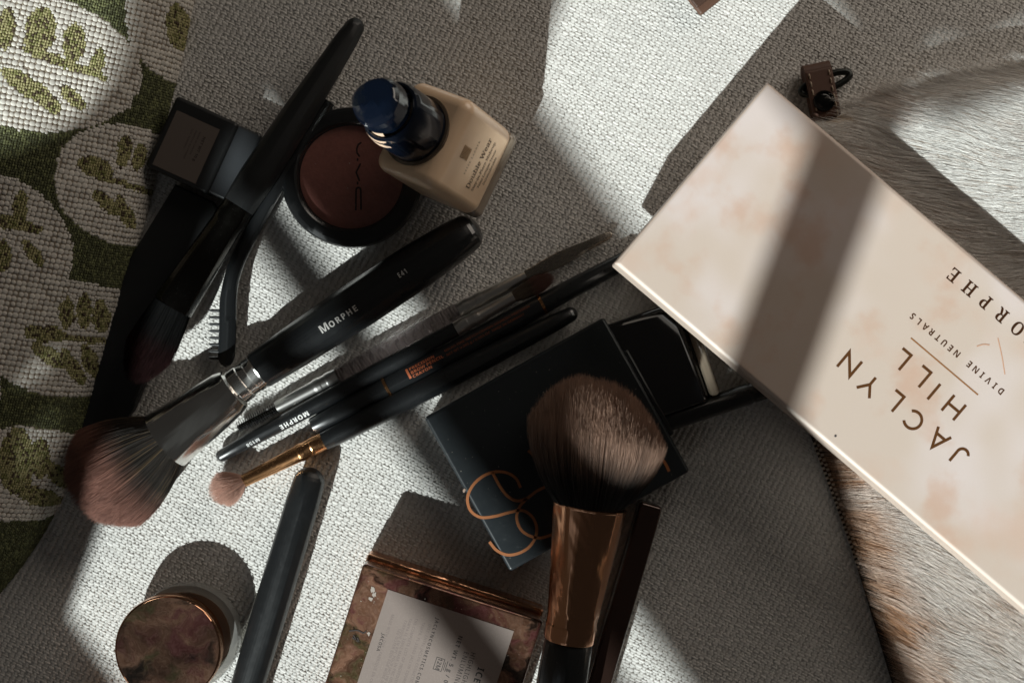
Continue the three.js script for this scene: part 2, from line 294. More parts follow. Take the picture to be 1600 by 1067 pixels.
  items.forEach(([p, ex, ey, ez, a, b, d, zo], k) => {
    const s = rr(0.80, 1.14), f = rr(-0.5, 0.5), x2 = ex.clone().multiplyScalar(Math.cos(f)).addScaledVector(ez, Math.sin(f)), z2 = x2.clone().cross(ey);
    m.makeBasis(x2.multiplyScalar(a * s), ey.clone().multiplyScalar(b * rr(0.8, 1.2)), z2.multiplyScalar(d * s)); m.setPosition(p.x - cushion.base.x + gauss() * 0.00026, p.y - cushion.base.y + gauss() * 0.0001, p.z - cushion.base.z + gauss() * 0.00026); im.setMatrixAt(k, m);
    const v = 1 + 0.22 * gauss();
    if (zo === 1) c.setRGB(0.62 * v, 0.585 * v, 0.53 * v); else if (zo === 0) { const y = rnd() < 0.35 ? 1.7 : 0.85; c.setRGB(0.092 * v * y, 0.098 * v * y, 0.042 * v * y); } else { const y = rnd(); y < 0.62 ? c.setRGB(0.36 * v, 0.33 * v, 0.16 * v) : y < 0.85 ? c.setRGB(0.20 * v, 0.20 * v, 0.07 * v) : c.setRGB(0.075 * v, 0.05 * v, 0.03 * v); }
    im.setColorAt(k, c);
  });
  im.name = 'woven_yarn'; im.userData = { kind: 'stuff' }; im.castShadow = im.receiveShadow = true; cushion.add(im);
  // wall openings outlined to throw sun patches onto the cushion
  const hole = (pts) => wallHoles.push(pts.map(([x, y]) => onWall(seen(x, y))));
  hole([[-90, -60], [100, -90], [228, -70], [226, 40], [208, 92], [180, 128], [118, 184], [40, 216], [-90, 236]]);
  hole([[112, 516], [118, 536], [84, 580], [40, 586], [44, 566], [84, 536]]);
  hole([[128, 600], [134, 640], [110, 712], [82, 752], [52, 720], [46, 640], [70, 612]]);
}
// ------------------------------------------------------------------ brushes and slim tools
const brushGroup = undefined;
const textTex = (w, h, text, font, color = '#fff', flip = false, spacing = 0) => canvasTex(w, h, (x) => {
  x.clearRect(0, 0, w, h); if (flip) { x.translate(w, h); x.rotate(Math.PI); } x.fillStyle = color; x.font = font; x.textBaseline = 'middle';
  const ws = [...text].map((c) => x.measureText(c).width + spacing), tot = ws.reduce((a, b) => a + b, 0) - spacing; let at = (w - tot) / 2;
  [...text].forEach((c, i) => { x.fillText(c, at, h / 2); at += ws[i]; });
});
{ // large powder brush with silver ferrule
  const g = thing('powder_brush', 'large powder brush with silver ferrule, black lettered handle and dusty pink brown bristles', 'makeup brush', P(407, 580, 0));
  const A = P(748, 352, 11), J = P(405, 578, 11.5), Mo = P(258, 688, 12), T = P(118, 782, 13);
  const hp = [...roundEnd(0, 0.055, rp(29)), [0.12, rp(32.5)], [0.3, rp(36)], [0.55, rp(36.5)], [0.85, rp(33)], [1, rp(30)]];
  const handle = part(g, 'handle', lathe(A, J, hp), M.black);
  const t1 = canvasTex(1024, 256, (x) => { x.fillStyle = '#e9e6e2'; x.textBaseline = 'alphabetic'; x.font = 'bold 200px sans-serif'; x.fillText('M', 30, 200); x.font = 'bold 150px sans-serif'; let at = 210; for (const c of 'ORPHE') { x.fillText(c, at, 200); at += x.measureText(c).width + 18; } });
  const t2 = textTex(512, 160, 'E41', 'bold 104px sans-serif', '#b4b4b2', false, 16);
  part(handle, 'maker_lettering', handlePrint(J, A, hp.map(([t, r]) => [1 - t, r]).reverse(), 0.275, 0.505, rp(22), 0.10), printMat(t1, { metalness: 0.6, roughness: 0.35 }));
  part(handle, 'size_mark', handlePrint(J, A, hp.map(([t, r]) => [1 - t, r]).reverse(), 0.61, 0.71, rp(17), 0.0), printMat(t2));
  const fp = [[0, rp(29.2)], [0.02, rp(28)], [0.08, rp(28)], [0.09, rp(26.5)], [0.15, rp(26.5)], [0.16, rp(28.5)], [0.24, rp(28.5)], [0.25, rp(27.8)], [0.27, rp(33)], [0.34, rp(37)], [0.5, rp(40.5)], [0.75, rp(44)], [0.97, rp(47.5)], [1, rp(48)], [1, rp(46)], [0.9, rp(43)]];
  part(g, 'ferrule', lathe(J, Mo, fp, { seg: 56 }), M.chromeWide);
  const col = (t, k, rho) => { const p = sstep(0.46, 0.90, t + 0.20 * (k - 1)); const st = k > 1.14 ? [0.075, 0.050, 0.026] : [0.020, 0.015, 0.011]; return [mix(st[0], 0.27, p) * k, mix(st[1], 0.125, p) * k, mix(st[2], 0.092, p) * k]; };
  part(g, 'bristles', bristles(Mo, T, { rm: rp(44), rs: rp(86), squash: 0.58, n: 17000, r: 0.000095, dome: 0.36, pow: 2.6, lean: 0.0, bulge: 0.9, jit: 0.0007, color: col }), hairMat);
}
{ // clear handled brush with spoolie
  const g = thing('clear_brush', 'clear acrylic double ended brow tool with silver spatula tip and black spoolie', 'makeup brush', P(600, 550, 0));
  const h = 3.4, ax = [[370, 668], [432, 637], [527, 587], [716, 485], [822, 431], [957, 365]].map(([x, y]) => P(x, y, h));
  const sp = part(g, 'spoolie', lathe(ax[0], ax[1], [[0, 1e-6], [0.02, rp(3)], [1, rp(4)]], { seg: 10 }), M.darkChrome);
  const list = []; const F = frameOf(ax[0], ax[1]);
  for (let k = 0; k < 900; k++) { const t = rnd(), f = t * 60 + rnd() * 0.6 + (k % 2) * Math.PI, r = rp(10.5) * (0.8 + 0.2 * Math.sin(t * 3)), c = ax[0].clone().addScaledVector(F.a, t * F.L), d = F.u.clone().multiplyScalar(Math.cos(f)).addScaledVector(F.s, Math.sin(f)); list.push({ a: c, b: c.clone().addScaledVector(d, r * 0.5), c: c.clone().addScaledVector(d, r).addScaledVector(F.a, 0.0003), r: 0.00009, color: () => [0.01, 0.01, 0.01] }); }
  part(sp, 'bristles', hairMesh(list, 2), hairMat);
  const ring = (s) => [[0, rp(9) * s], [0.1, rp(10) * s], [0.62, rp(11.5) * s], [0.66, rp(12.6) * s], [0.72, rp(12.6) * s], [0.74, rp(11.8) * s], [0.82, rp(11.8) * s], [0.84, rp(12.8) * s], [0.92, rp(12.8) * s], [0.94, rp(12) * s], [1, rp(12) * s]];
  part(g, 'ferrule', lathe(ax[1], ax[2], ring(1)), M.chrome);
  part(g, 'handle', lathe(ax[2], ax[3], [[0, rp(11.5)], [0.05, rp(12.2)], [0.4, rp(13)], [0.8, rp(12.5)], [1, rp(12)]]), phy({ color: lin(0.9, 0.84, 0.85), roughness: 0.03, transmission: 1, thickness: 0.005, ior: 1.45 }));
  part(g, 'ferrule', lathe(ax[4], ax[3], ring(1)), M.chrome);
  part(g, 'spatula_tip', lathe(ax[4], ax[5], [[0, rp(8.4)], [0.10, rp(8.6)], [0.22, rp(10.5)], [0.40, rp(12)], [0.55, rp(10.5)], [0.72, rp(8)], [0.93, rp(6.5)], [0.985, rp(4)], [1, 1e-6]], { squash: 0.30, seg: 48 }), gloss(lin(0.46, 0.41, 0.35), 0.27, { metalness: 1 }));
}
{ // slim black brush, upside-down white lettering, silver ferrule
  const g = thing('slim_brush', 'slim glossy black brush with white lettering near its round handle end', 'makeup brush', P(520, 620, 0));
  const A = P(338, 716, 3.4), J = P(712, 514, 7), Mo = P(803, 464, 7), T = P(866, 431, 6.5);
  const hp = [...roundEnd(0, 0.02, rp(9.5)), [0.1, rp(11)], [0.4, rp(13)], [0.75, rp(13.5)], [1, rp(11.5)]];
  const handle = part(g, 'handle', lathe(A, J, hp), M.black);
  part(handle, 'maker_lettering', handlePrint(A, J, hp, 0.24, 0.41, rp(13), 0.5), printMat(textTex(768, 130, 'MORPHE', 'bold 118px sans-serif', '#e8e8e6', true, 10)));
  part(handle, 'size_mark', handlePrint(A, J, hp, 0.12, 0.185, rp(10), 0.5), printMat(textTex(256, 96, 'M158', 'bold 80px sans-serif', '#cfcfcf', true, 4)));
  part(g, 'ferrule', lathe(J, Mo, [[0, rp(11.4)], [0.04, rp(11)], [0.12, rp(12)], [0.2, rp(12)], [0.22, rp(11)], [0.3, rp(11)], [0.32, rp(12)], [0.4, rp(12)], [0.42, rp(11)], [0.97, rp(9)], [1, rp(9.2)], [1, rp(8)]]), M.chrome);
  part(g, 'bristles', bristles(Mo, T, { rm: rp(8.5), rs: rp(14), squash: 0.5, n: 1600, r: 0.00007, dome: 0.4, color: (t, k) => t > 0.65 ? [0.10 * k, 0.045 * k, 0.034 * k] : [0.05 * k, 0.034 * k, 0.022 * k] }), hairMat);
}
{ // black pencil with copper rings
  const g = thing('brow_pencil', 'glossy black brow pencil with two thin copper rings and copper lettering', 'makeup pencil', P(700, 560, 0));
  const A = P(488, 666, 4.5), B = P(985, 402, 4.5);
  const hp = [[0, 1e-6], [0, rp(12)], [0.006, rp(13.5)], [0.08, rp(15.5)], [0.3, rp(17)], [0.7, rp(17)], [0.735, rp(16)], [0.98, rp(14)], [0.99, rp(12)], [1, 1e-6]];
  const body = part(g, 'barrel', lathe(A, B, hp), M.black);
  for (const t of [0.234, 0.722]) { const r = rAt(hp, t); part(g, 'copper_ring', lathe(A.clone().lerp(B, t - 0.004), A.clone().lerp(B, t + 0.004), [[0, r - 0.0003], [0, r + 0.00016], [1, r + 0.00016], [1, r - 0.0003]]), M.copperBright); }
  const tx = canvasTex(1536, 200, (x) => {
    x.fillStyle = '#c9714c'; x.fillRect(10, 30, 26, 150);
    x.font = 'bold 58px sans-serif'; ['PRECISION', 'BROW PENCIL', 'CRAYON'].forEach((s, i) => x.fillText(s, 48, 78 + i * 56));
    x.font = '44px sans-serif'; x.fillStyle = '#a05c40'; ['MICRO FINE SKETCH CRAYON SOURCILS PRECISION', 'NET WT 0.085 g / 0.003 OZ  MADE IN GERMANY'].forEach((s, i) => x.fillText(s, 470, 80 + i * 62));
  });
  part(body, 'lettering', handlePrint(A, B, hp, 0.30, 0.70, rp(23), -0.15), printMat(tx, { metalness: 0.5 }));
}
{ // copper ferrule brush
  const g = thing('blending_brush', 'small fluffy blending brush with pale pink bristles, copper ferrule and black handle', 'makeup brush', P(640, 625, 0));
  const E = P(902, 486, 5.2), J = P(506, 689, 5), Mo = P(381, 751, 5.5), T = P(327, 775, 7);
  const hp = [...roundEnd(0, 0.03, rp(12)), [0.1, rp(14)], [0.4, rp(17.5)], [0.7, rp(18.5)], [0.95, rp(16)], [1, rp(15)]];
  part(g, 'handle', lathe(E, J, hp), M.black);
  part(g, 'ferrule', lathe(J, Mo, [[0, rp(14.2)], [0.03, rp(13.8)], [0.10, rp(14.4)], [0.15, rp(14.4)], [0.16, rp(13.6)], [0.24, rp(13.8)], [0.25, rp(14.4)], [0.30, rp(14.2)], [0.32, rp(13.2)], [0.95, rp(10)], [1, rp(10)], [1, rp(9)]]), M.copperBright);
  part(g, 'bristles', bristles(Mo, T, { rm: rp(9), rs: rp(28), squash: 0.75, n: 4200, r: 0.00005, dome: 0.42, pow: 2, jit: 0.0008, color: (t, k) => [0.62 * k * mix(0.8, 1, t), 0.37 * k * mix(0.8, 1, t), 0.29 * k * mix(0.8, 1, t)] }), hairMat);
}
{ // matte black handle reaching out of the frame
  const g = thing('black_brush', 'thick matte black brush handle lying beside the round glass jar', 'makeup brush', P(440, 900, 0));
  const A = P(489, 731, 6.6), B = P(352, 1185, 6.6);
  part(g, 'handle', lathe(A, B, [...roundEnd(0, 0.05, rp(24.5)), [0.12, rp(26)], [0.5, rp(27)], [0.85, rp(25)], [1, rp(22)]]), M.rubber);
  part(g, 'ferrule', lathe(B, P(320, 1290, 8), [[0, rp(23)], [0.1, rp(24)], [1, rp(32)], [1, rp(30)]]), M.darkChrome);
}
{ // big bronzer brush, copper ferrule
  const g = thing('bronzer_brush', 'dense brown bronzer brush with wide copper ferrule lying on the black compact', 'makeup brush', P(900, 900, 0));
  const h = 30, Mo = P(922, 789, h), J = P(889, 1000, h - 2), E = P(850, 1240, h - 8), T = P(934, 592, h + 4);
  const fp = [[0, rp(38.5, h)], [0.02, rp(40, h)], [0.11, rp(40.5, h)], [0.125, rp(39.4, h)], [0.19, rp(39.8, h)], [0.205, rp(41, h)], [0.24, rp(41.3, h)], [0.6, rp(49, h)], [0.98, rp(57.5, h)], [1, rp(58, h)], [1, rp(55, h)], [0.9, rp(50, h)]];
  part(g, 'ferrule', lathe(J, Mo, fp, { seg: 64 }), M.copper);
  part(g, 'handle', lathe(J, E, [[0, rp(36, h)], [0.02, rp(38, h)], [0.2, rp(40, h)], [0.6, rp(40, h)], [1, rp(34, h)]]), M.black);
  part(g, 'bristles', bristles(Mo, T, { rm: rp(55, h), rs: rp(108, h), squash: 0.80, n: 18000, r: 0.000100, dome: 0.42, pow: 2.5, skew: 0.04, bulge: 0.92, jit: 0.0008, slant: -0.004, color: (t, k) => { const p = sstep(0.30, 0.86, t + 0.10 * (k - 1)); return [mix(0.010, 0.33, p) * k, mix(0.008, 0.20, p) * k, mix(0.006, 0.142, p) * k]; } }), hairMat);
}
{ // dark brush by the cushion
  const g = thing('dark_brush', 'long matte black brush leaning past the round blush compact to the cushion', 'makeup brush', P(400, 280, 0));
  const A = P(562, 30, 14), J = P(372, 322, 16), Mo = P(270, 478, 16), T = P(206, 596, 15);
  part(g, 'handle', lathe(A, J, [...roundEnd(0, 0.05, rp(15)), [0.1, rp(17)], [0.5, rp(24)], [0.85, rp(27)], [1, rp(25)]]), M.matte);
  part(g, 'ferrule', lathe(J, Mo, [[0, rp(24.6)], [0.05, rp(23.5)], [0.1, rp(25)], [0.16, rp(25)], [0.18, rp(24)], [0.95, rp(31)], [1, rp(31.5)], [1, rp(29)]]), M.darkChrome);
  part(g, 'bristles', bristles(Mo, T, { rm: rp(29), rs: rp(38), squash: 0.6, n: 5000, r: 0.00008, dome: 0.4, color: (t, k) => { const p = sstep(0.5, 0.95, t); return [mix(0.006, 0.018, p) * k, mix(0.006, 0.006, p) * k, mix(0.006, 0.006, p) * k]; } }), darkHair);
}
{ // lash comb
  const g = thing('lash_comb', 'small bent black lash comb with short teeth beside the powder brush', 'lash comb', P(370, 420, 0));
  const pts = [[512, 158, 9], [455, 250, 9], [402, 345, 8], [368, 415, 7], [357, 462, 6], [355, 520, 5], [352, 574, 5]].map((p) => P(...p));
  const c = new THREE.CatmullRomCurve3(pts), n = 80, seg = 20, pos = [], idx = [];
  for (let i = 0; i <= n; i++) {
    const t = i / n, p = c.getPoint(t), d = c.getTangent(t), s = V3(-d.z, 0, d.x).normalize(), u = s.clone().cross(d).normalize(); if (u.y < 0) u.multiplyScalar(-1);
    const w = rp(12 + 1.5 * sstep(0.55, 0.75, t)) * Math.sqrt(Math.max(0.0004, 1 - Math.max(0, (t - 0.93) / 0.07) ** 2)), hh = rp(11 - 4 * sstep(0.6, 0.8, t)) * Math.sqrt(Math.max(0.0004, 1 - Math.max(0, (t - 0.93) / 0.07) ** 2));
    for (let j = 0; j <= seg; j++) { const f = j / seg * Math.PI * 2, q = p.clone().addScaledVector(s, Math.cos(f) * w).addScaledVector(u, Math.sin(f) * hh); pos.push(q.x, q.y, q.z); }
  }
  for (let i = 0; i < n; i++) for (let j = 0; j < seg; j++) { const a = i * (seg + 1) + j; idx.push(a, a + seg + 1, a + 1, a + 1, a + seg + 1, a + seg + 2); }
  const b = new THREE.BufferGeometry(); b.setAttribute('position', new THREE.Float32BufferAttribute(pos, 3)); b.setIndex(idx);
  part(g, 'handle', toCreasedNormals(b, 0.8), M.black);
  for (let k = 0; k < 8; k++) { const y = 485 + k * 10.6, a = P(348, y + 1, 5.2), e = P(324, y, 5.0); part(g, 'tooth', lathe(a, e, [[0, rp(3.0)], [0.8, rp(2.2)], [1, 1e-6]], { seg: 8 }), M.black); }
}
// ------------------------------------------------------------------ compacts, bottle, jar, boxes
{ // round blush compact
  const c = P(553, 281, 0), g = thing('blush_compact', 'round black blush compact with burgundy powder under the foundation bottle', 'blush compact', c);
  const up = (h) => c.clone().setY(h / 1000), R = rp(110, 10);
  const ringProf = (pts) => pts.map(([r, y]) => new THREE.Vector2(r, y));
  const lat = (pts, seg = 96) => { const q = toCreasedNormals(new THREE.LatheGeometry(ringProf(pts), seg), 0.6); q.translate(c.x, 0, c.z); return q; };
  part(g, 'case', lat([[0, 0.0003], [R * 0.90, 0.0003], [R * 0.97, 0.0012], [R, 0.0035], [R, 0.0058], [R * 0.985, 0.0062], [R * 0.985, 0.0066], [R, 0.0070], [R * 1.0, 0.0088], [R * 0.975, 0.0104], [R * 0.92, 0.0112], [R * 0.80, 0.0113], [R * 0.775, 0.0110], [R * 0.755, 0.0102], [R * 0.75, 0.0080], [0, 0.0080]]), M.black);
  const pow = dataTex(256, 256, (u, v) => { const n = 0.06 * fbm(u * 30, v * 30, 4) + 0.05 * fbm(u * 5, v * 5, 3); return [0.60 + n, 0.40 + n * 0.6, 0.36 + n * 0.5]; });
  const disc = new THREE.CircleGeometry(R * 0.735, 64); disc.rotateX(-Math.PI / 2); disc.translate(c.x, 0.0083, c.z);
  part(g, 'powder_pan', disc, std({ map: pow, roughness: 0.9, bumpMap: pow, bumpScale: 0.0012 }));
  const glass = new THREE.CylinderGeometry(R * 0.752, R * 0.752, 0.0006, 64); glass.translate(c.x, 0.0106, c.z);
  const lid = part(g, 'lid_window', glass, phy({ color: lin(0.95, 0.93, 0.93), transmission: 1, thickness: 0, roughness: 0.08, ior: 1.45 }));
  const logo = canvasTex(512, 512, (x) => {   // reads upwards
    x.strokeStyle = '#0b0708'; x.lineWidth = 11; x.lineJoin = 'round'; x.lineCap = 'round';
    const L = (p) => { x.beginPath(); p.forEach(([a, b], i) => (i ? x.lineTo(a, b) : x.moveTo(a, b))); x.stroke(); };
    L([[238, 470], [240, 350]]); x.beginPath(); x.arc(256, 350, 16, Math.PI, 0); x.stroke(); L([[272, 350], [274, 466]]);   // M
    L([[250, 310], [250, 302]]); L([[262, 290], [240, 240], [268, 190]]); L([[250, 165], [250, 158]]);                        // . A .
    L([[262, 140], [246, 120], [244, 96], [254, 70], [272, 58]]);                                                            // C
  });
  dust(lid, c.x, c.z, R * 0.5, R * 0.5, 0.01092, 40);
  const d = R * 0.62, q = flatQuad(V3(c.x - d * 0.55 - 0.002, 0.01097, c.z - d * 0.98), V3(1, 0, 0), V3(0, 0, 1), d * 1.7, d * 1.9);
  part(lid, 'lid_lettering', q, printMat(logo));
}
{ // foundation bottle, tilted against the compact
  const f = V3(0.783, 0.49, 0.374).normalize(), w = V3(-0.431, 0, 0.902).normalize(), a = w.clone().cross(f).normalize(); if (a.y < 0) a.multiplyScalar(-1);
  const W = 0.0355, Dp = 0.0290, Hb = 0.040;
  const Br = P(785, 282, 14.4), bot = Br.clone().addScaledVector(f, -Dp / 2), at = (x, y, z) => bot.clone().addScaledVector(w, x).addScaledVector(a, y).addScaledVector(f, z);
  const g = thing('foundation_bottle', 'square glass bottle of beige foundation with navy blue pump top', 'foundation bottle', V3(bot.x, 0, bot.z));
  const liq = dataTex(256, 256, (u, v) => { const n = 0.03 * fbm(u * 4, v * 4, 4); return [0.955 + n, 0.825 + n, 0.69 + n]; });
  part(g, 'body', boxGeo(at(0, Hb / 2 + 0.002, 0), w, a, f, W, Hb - 0.004, Dp, 0.0048), phy({ map: liq, roughness: 0.34, clearcoat: 0.6, clearcoatRoughness: 0.22, sheen: 0.2 }));
  part(g, 'glass_base', boxGeo(at(0, 0.0032, 0), w, a, f, W - 0.0006, 0.0062, Dp - 0.0006, 0.0028), phy({ color: lin(0.30, 0.245, 0.19), roughness: 0.16, clearcoat: 0.5 }));
  const navy = gloss(lin(0.0024, 0.0055, 0.0135), 0.20, { clearcoat: 0.7, clearcoatRoughness: 0.12 });
  const R = 0.0117, c0 = at(0, Hb - 0.004, -0.0015), c1 = at(0, Hb + 0.030, -0.0015);
  const cyl = (pr, sq) => { const F = frameOf(c0, c1); return lathe(c0, c1, pr.map(([y, r]) => [y / F.L, r]), { seg: 64 }); };
  part(g, 'neck_ring', cyl([[0.0036, R * 1.13], [0.0047, R * 1.13], [0.0049, R * 1.04]]), phy({ color: lin(0.10, 0.075, 0.055), roughness: 0.25 }));
  part(g, 'pump_collar', cyl([[0.003, R * 1.02], [0.020, R], [0.0215, R * 0.985], [0.0228, R * 0.93], [0.0232, R * 0.86], [0.0226, R * 0.78]]), navy);
  // pump head: rounded cap pushed out to a short spout
  const hp = [[0.0222, 0.62], [0.0225, 0.70], [0.0246, 0.71], [0.0250, 0.77], [0.0262, 0.80], [0.0290, 0.80], [0.0310, 0.77], [0.0324, 0.70], [0.0333, 0.60], [0.0338, 0.46], [0.0340, 0.25], [0.03405, 1e-5]];
  const pos = [], idx = [], seg = 56, sp = f.clone().multiplyScalar(-1).addScaledVector(w, 0.1).normalize(), sd = sp.clone().cross(a).normalize();
  hp.forEach(([y, r], i) => { for (let j = 0; j <= seg; j++) { const t = j / seg * Math.PI * 2, c = Math.cos(t), s = Math.sin(t), bulge = 1 + (i > 2 ? 0.16 : 0) * Math.max(0, c) ** 3, p = c0.clone().addScaledVector(a, y + 0.0002).addScaledVector(sp, c * r * R * bulge).addScaledVector(sd, s * r * R * (1 - 0.05 * Math.max(0, c))); pos.push(p.x, p.y, p.z); } });
  for (let i = 0; i < hp.length - 1; i++) for (let j = 0; j < seg; j++) { const p = i * (seg + 1) + j; idx.push(p, p + seg + 1, p + 1, p + 1, p + seg + 1, p + seg + 2); }
  let hg = new THREE.BufferGeometry(); hg.setAttribute('position', new THREE.Float32BufferAttribute(pos, 3)); hg.setIndex(idx); hg = toCreasedNormals(hg, 0.75);
  const head = part(g, 'pump_head', hg, navy);
  // dried foundation on the collar and at the spout
  const smear = (y0, y1, f0, f1, r0, r1) => {
    const p2 = [], i2 = [], n = 26, m = 6;
    for (let i = 0; i <= n; i++) for (let j = 0; j <= m; j++) { const r = mix(r0, r1, j / m), e = 0.0004 * fbm(i * 0.5, j * 0.3 + r0 * 900, 2), t = mix(f0, f1, i / n), yy = mix(y0 + e, y1 + 0.0005 * fbm(i * 0.8, 3 + r, 2), j / m), rr2 = r + 0.00018 * Math.sin(j / m * Math.PI) * Math.sin(i / n * Math.PI) ** 0.4; const p = c0.clone().addScaledVector(a, yy).addScaledVector(sp, Math.cos(t) * rr2).addScaledVector(sd, Math.sin(t) * rr2); p2.push(p.x, p.y, p.z); }
    for (let i = 0; i < n; i++) for (let j = 0; j < m; j++) { const p = i * (m + 1) + j; i2.push(p, p + 1, p + m + 1, p + 1, p + m + 2, p + m + 1); }
    const q = new THREE.BufferGeometry(); q.setAttribute('position', new THREE.Float32BufferAttribute(p2, 3)); q.setIndex(i2); q.computeVertexNormals(); return q;
  };
  const crust = std({ color: lin(0.66, 0.46, 0.33), roughness: 0.8, side: THREE.DoubleSide });
    part(head, 'dried_smear', smear(0.0186, 0.0229, -0.85, -1.85, R * 1.012, R * 0.945), crust);
  part(head, 'dried_smear', smear(0.0233, 0.0247, -1.0, -1.8, R * 0.80, R * 0.74), crust);
  // print on the front
  const tx = canvasTex(1024, 1024, (x) => {
    x.translate(0, 0); x.fillStyle = '#6a4a22'; x.font = 'italic 70px serif';
    x.strokeStyle = '#8a6430'; x.lineWidth = 6; for (let i = 0; i < 9; i++) { x.beginPath(); x.moveTo(450 + i * 18, 120); x.bezierCurveTo(430 + i * 20, 180, 490 + i * 12, 220, 450 + i * 18, 290); x.stroke(); x.beginPath(); x.moveTo(440, 130 + i * 19); x.lineTo(610, 130 + i * 19); x.stroke(); }
    x.textAlign = 'center'; x.fillStyle = '#5a4024'; x.font = '44px serif'; x.fillText('E S T E E   L A U D E R', 520, 380);
    x.fillStyle = '#3a2c1c'; x.font = '110px serif'; x.fillText('Double Wear', 512, 590);
    x.font = '66px serif'; x.fillText('Stay-in-Place Makeup', 512, 690); x.font = '56px serif'; x.fillText('Teint Longue Tenue', 512, 774); x.fillText('Intransferable', 512, 852);
  });
  // local: reading direction -w (from lower left to upper right in the picture), text top towards the shoulder
  const pw = 0.030, pq = at(pw / 2, Hb - 0.004, Dp / 2 + 0.00012), ex = w.clone().multiplyScalar(-1), ey = a.clone().multiplyScalar(-1);
  part(g, 'front_lettering', flatQuad(pq, ex, ey, pw, 0.031), printMat(tx));
}
// iridescent marbled film: the colours of the printed foil
const marble = (u, v, s) => {
  const w1 = 0.22 * fbm(u * s * 1.3 + 70, v * s * 1.3, 4), w2 = 0.22 * fbm(u * s * 1.3, v * s * 1.3 + 40, 4); u += w1; v += w2;
  const a = fbm(u * s * 1.3 + 3, v * s * 1.3, 6), b = fbm(u * s * 0.9 + 11, v * s * 0.9 + 5, 6), c = fbm(u * s * 1.5 + 31, v * s * 1.5 + 2, 6);
  let r = 0.56 + 0.5 * a, g = 0.41 + 0.40 * a, bl = 0.33 + 0.34 * a;
  const gr = sstep(0.02, 0.28, b), dk = sstep(0.06, 0.42, c), pk = sstep(0.08, 0.3, -b), fl = 0.20 * (fbm(u * 60, v * 60, 3));
  r = mix(r, 0.36, gr * 0.8); g = mix(g, 0.36, gr * 0.75); bl = mix(bl, 0.22, gr * 0.8);
  r = mix(r, 0.50, pk * 0.7); g = mix(g, 0.27, pk * 0.7); bl = mix(bl, 0.28, pk * 0.7);
  r = mix(r, 0.11, dk * 0.8); g = mix(g, 0.09, dk * 0.8); bl = mix(bl, 0.075, dk * 0.8);
  return [r + fl, g + fl, bl + fl];
};
{ // loose highlighter jar
  const c = P(298, 988, 0), g = thing('glass_jar', 'round clear jar with marbled copper rimmed lid', 'cosmetic jar', c);
  const lat = (pts, ox = 0, oz = 0) => { const q = toCreasedNormals(new THREE.LatheGeometry(pts.map(([r, y]) => new THREE.Vector2(r, y)), 96), 0.6); q.translate(c.x + ox, 0, c.z + oz); return q; };
  const R = rp(82);
  part(g, 'glass_body', lat([[0, 0.0003], [R * 0.9, 0.0003], [R * 0.98, 0.0010], [R, 0.0030], [R, 0.0072], [R * 0.98, 0.0090], [R * 0.9, 0.0096], [R * 0.86, 0.0096], [R * 0.86, 0.0030], [0, 0.0026]]), phy({ color: lin(0.62, 0.61, 0.58), roughness: 0.2, transmission: 0.75, thickness: 0, ior: 1.5 }));
  part(g, 'powder_fill', lat([[0, 0.0028], [R * 0.82, 0.0030], [R * 0.82, 0.0070], [0, 0.0072]]), std({ color: lin(0.33, 0.24, 0.19), roughness: 0.8 }));
  const rl = rp(83.5, 15), ox = rp(-20), oz = rp(11);
  const lid = part(g, 'lid', lat([[0, 0.0092], [rl * 0.97, 0.0092], [rl * 0.995, 0.0098], [rl, 0.0140], [rl * 0.99, 0.0152], [rl * 0.965, 0.0156], [rl * 0.955, 0.0153], [0, 0.0152]], ox, oz), M.copper);
  const mt = dataTex(512, 512, (u, v) => marble(u * 0.9, v * 0.9, 2.6).map((q) => q * 0.60)), disc = new THREE.CircleGeometry(rl * 0.957, 80); disc.rotateX(-Math.PI / 2); disc.translate(c.x + ox, 0.01545, c.z + oz);
  part(lid, 'marbled_inlay', disc, phy({ map: mt, metalness: 0.55, roughness: 0.22, clearcoat: 0.8, clearcoatRoughness: 0.08 }));
}
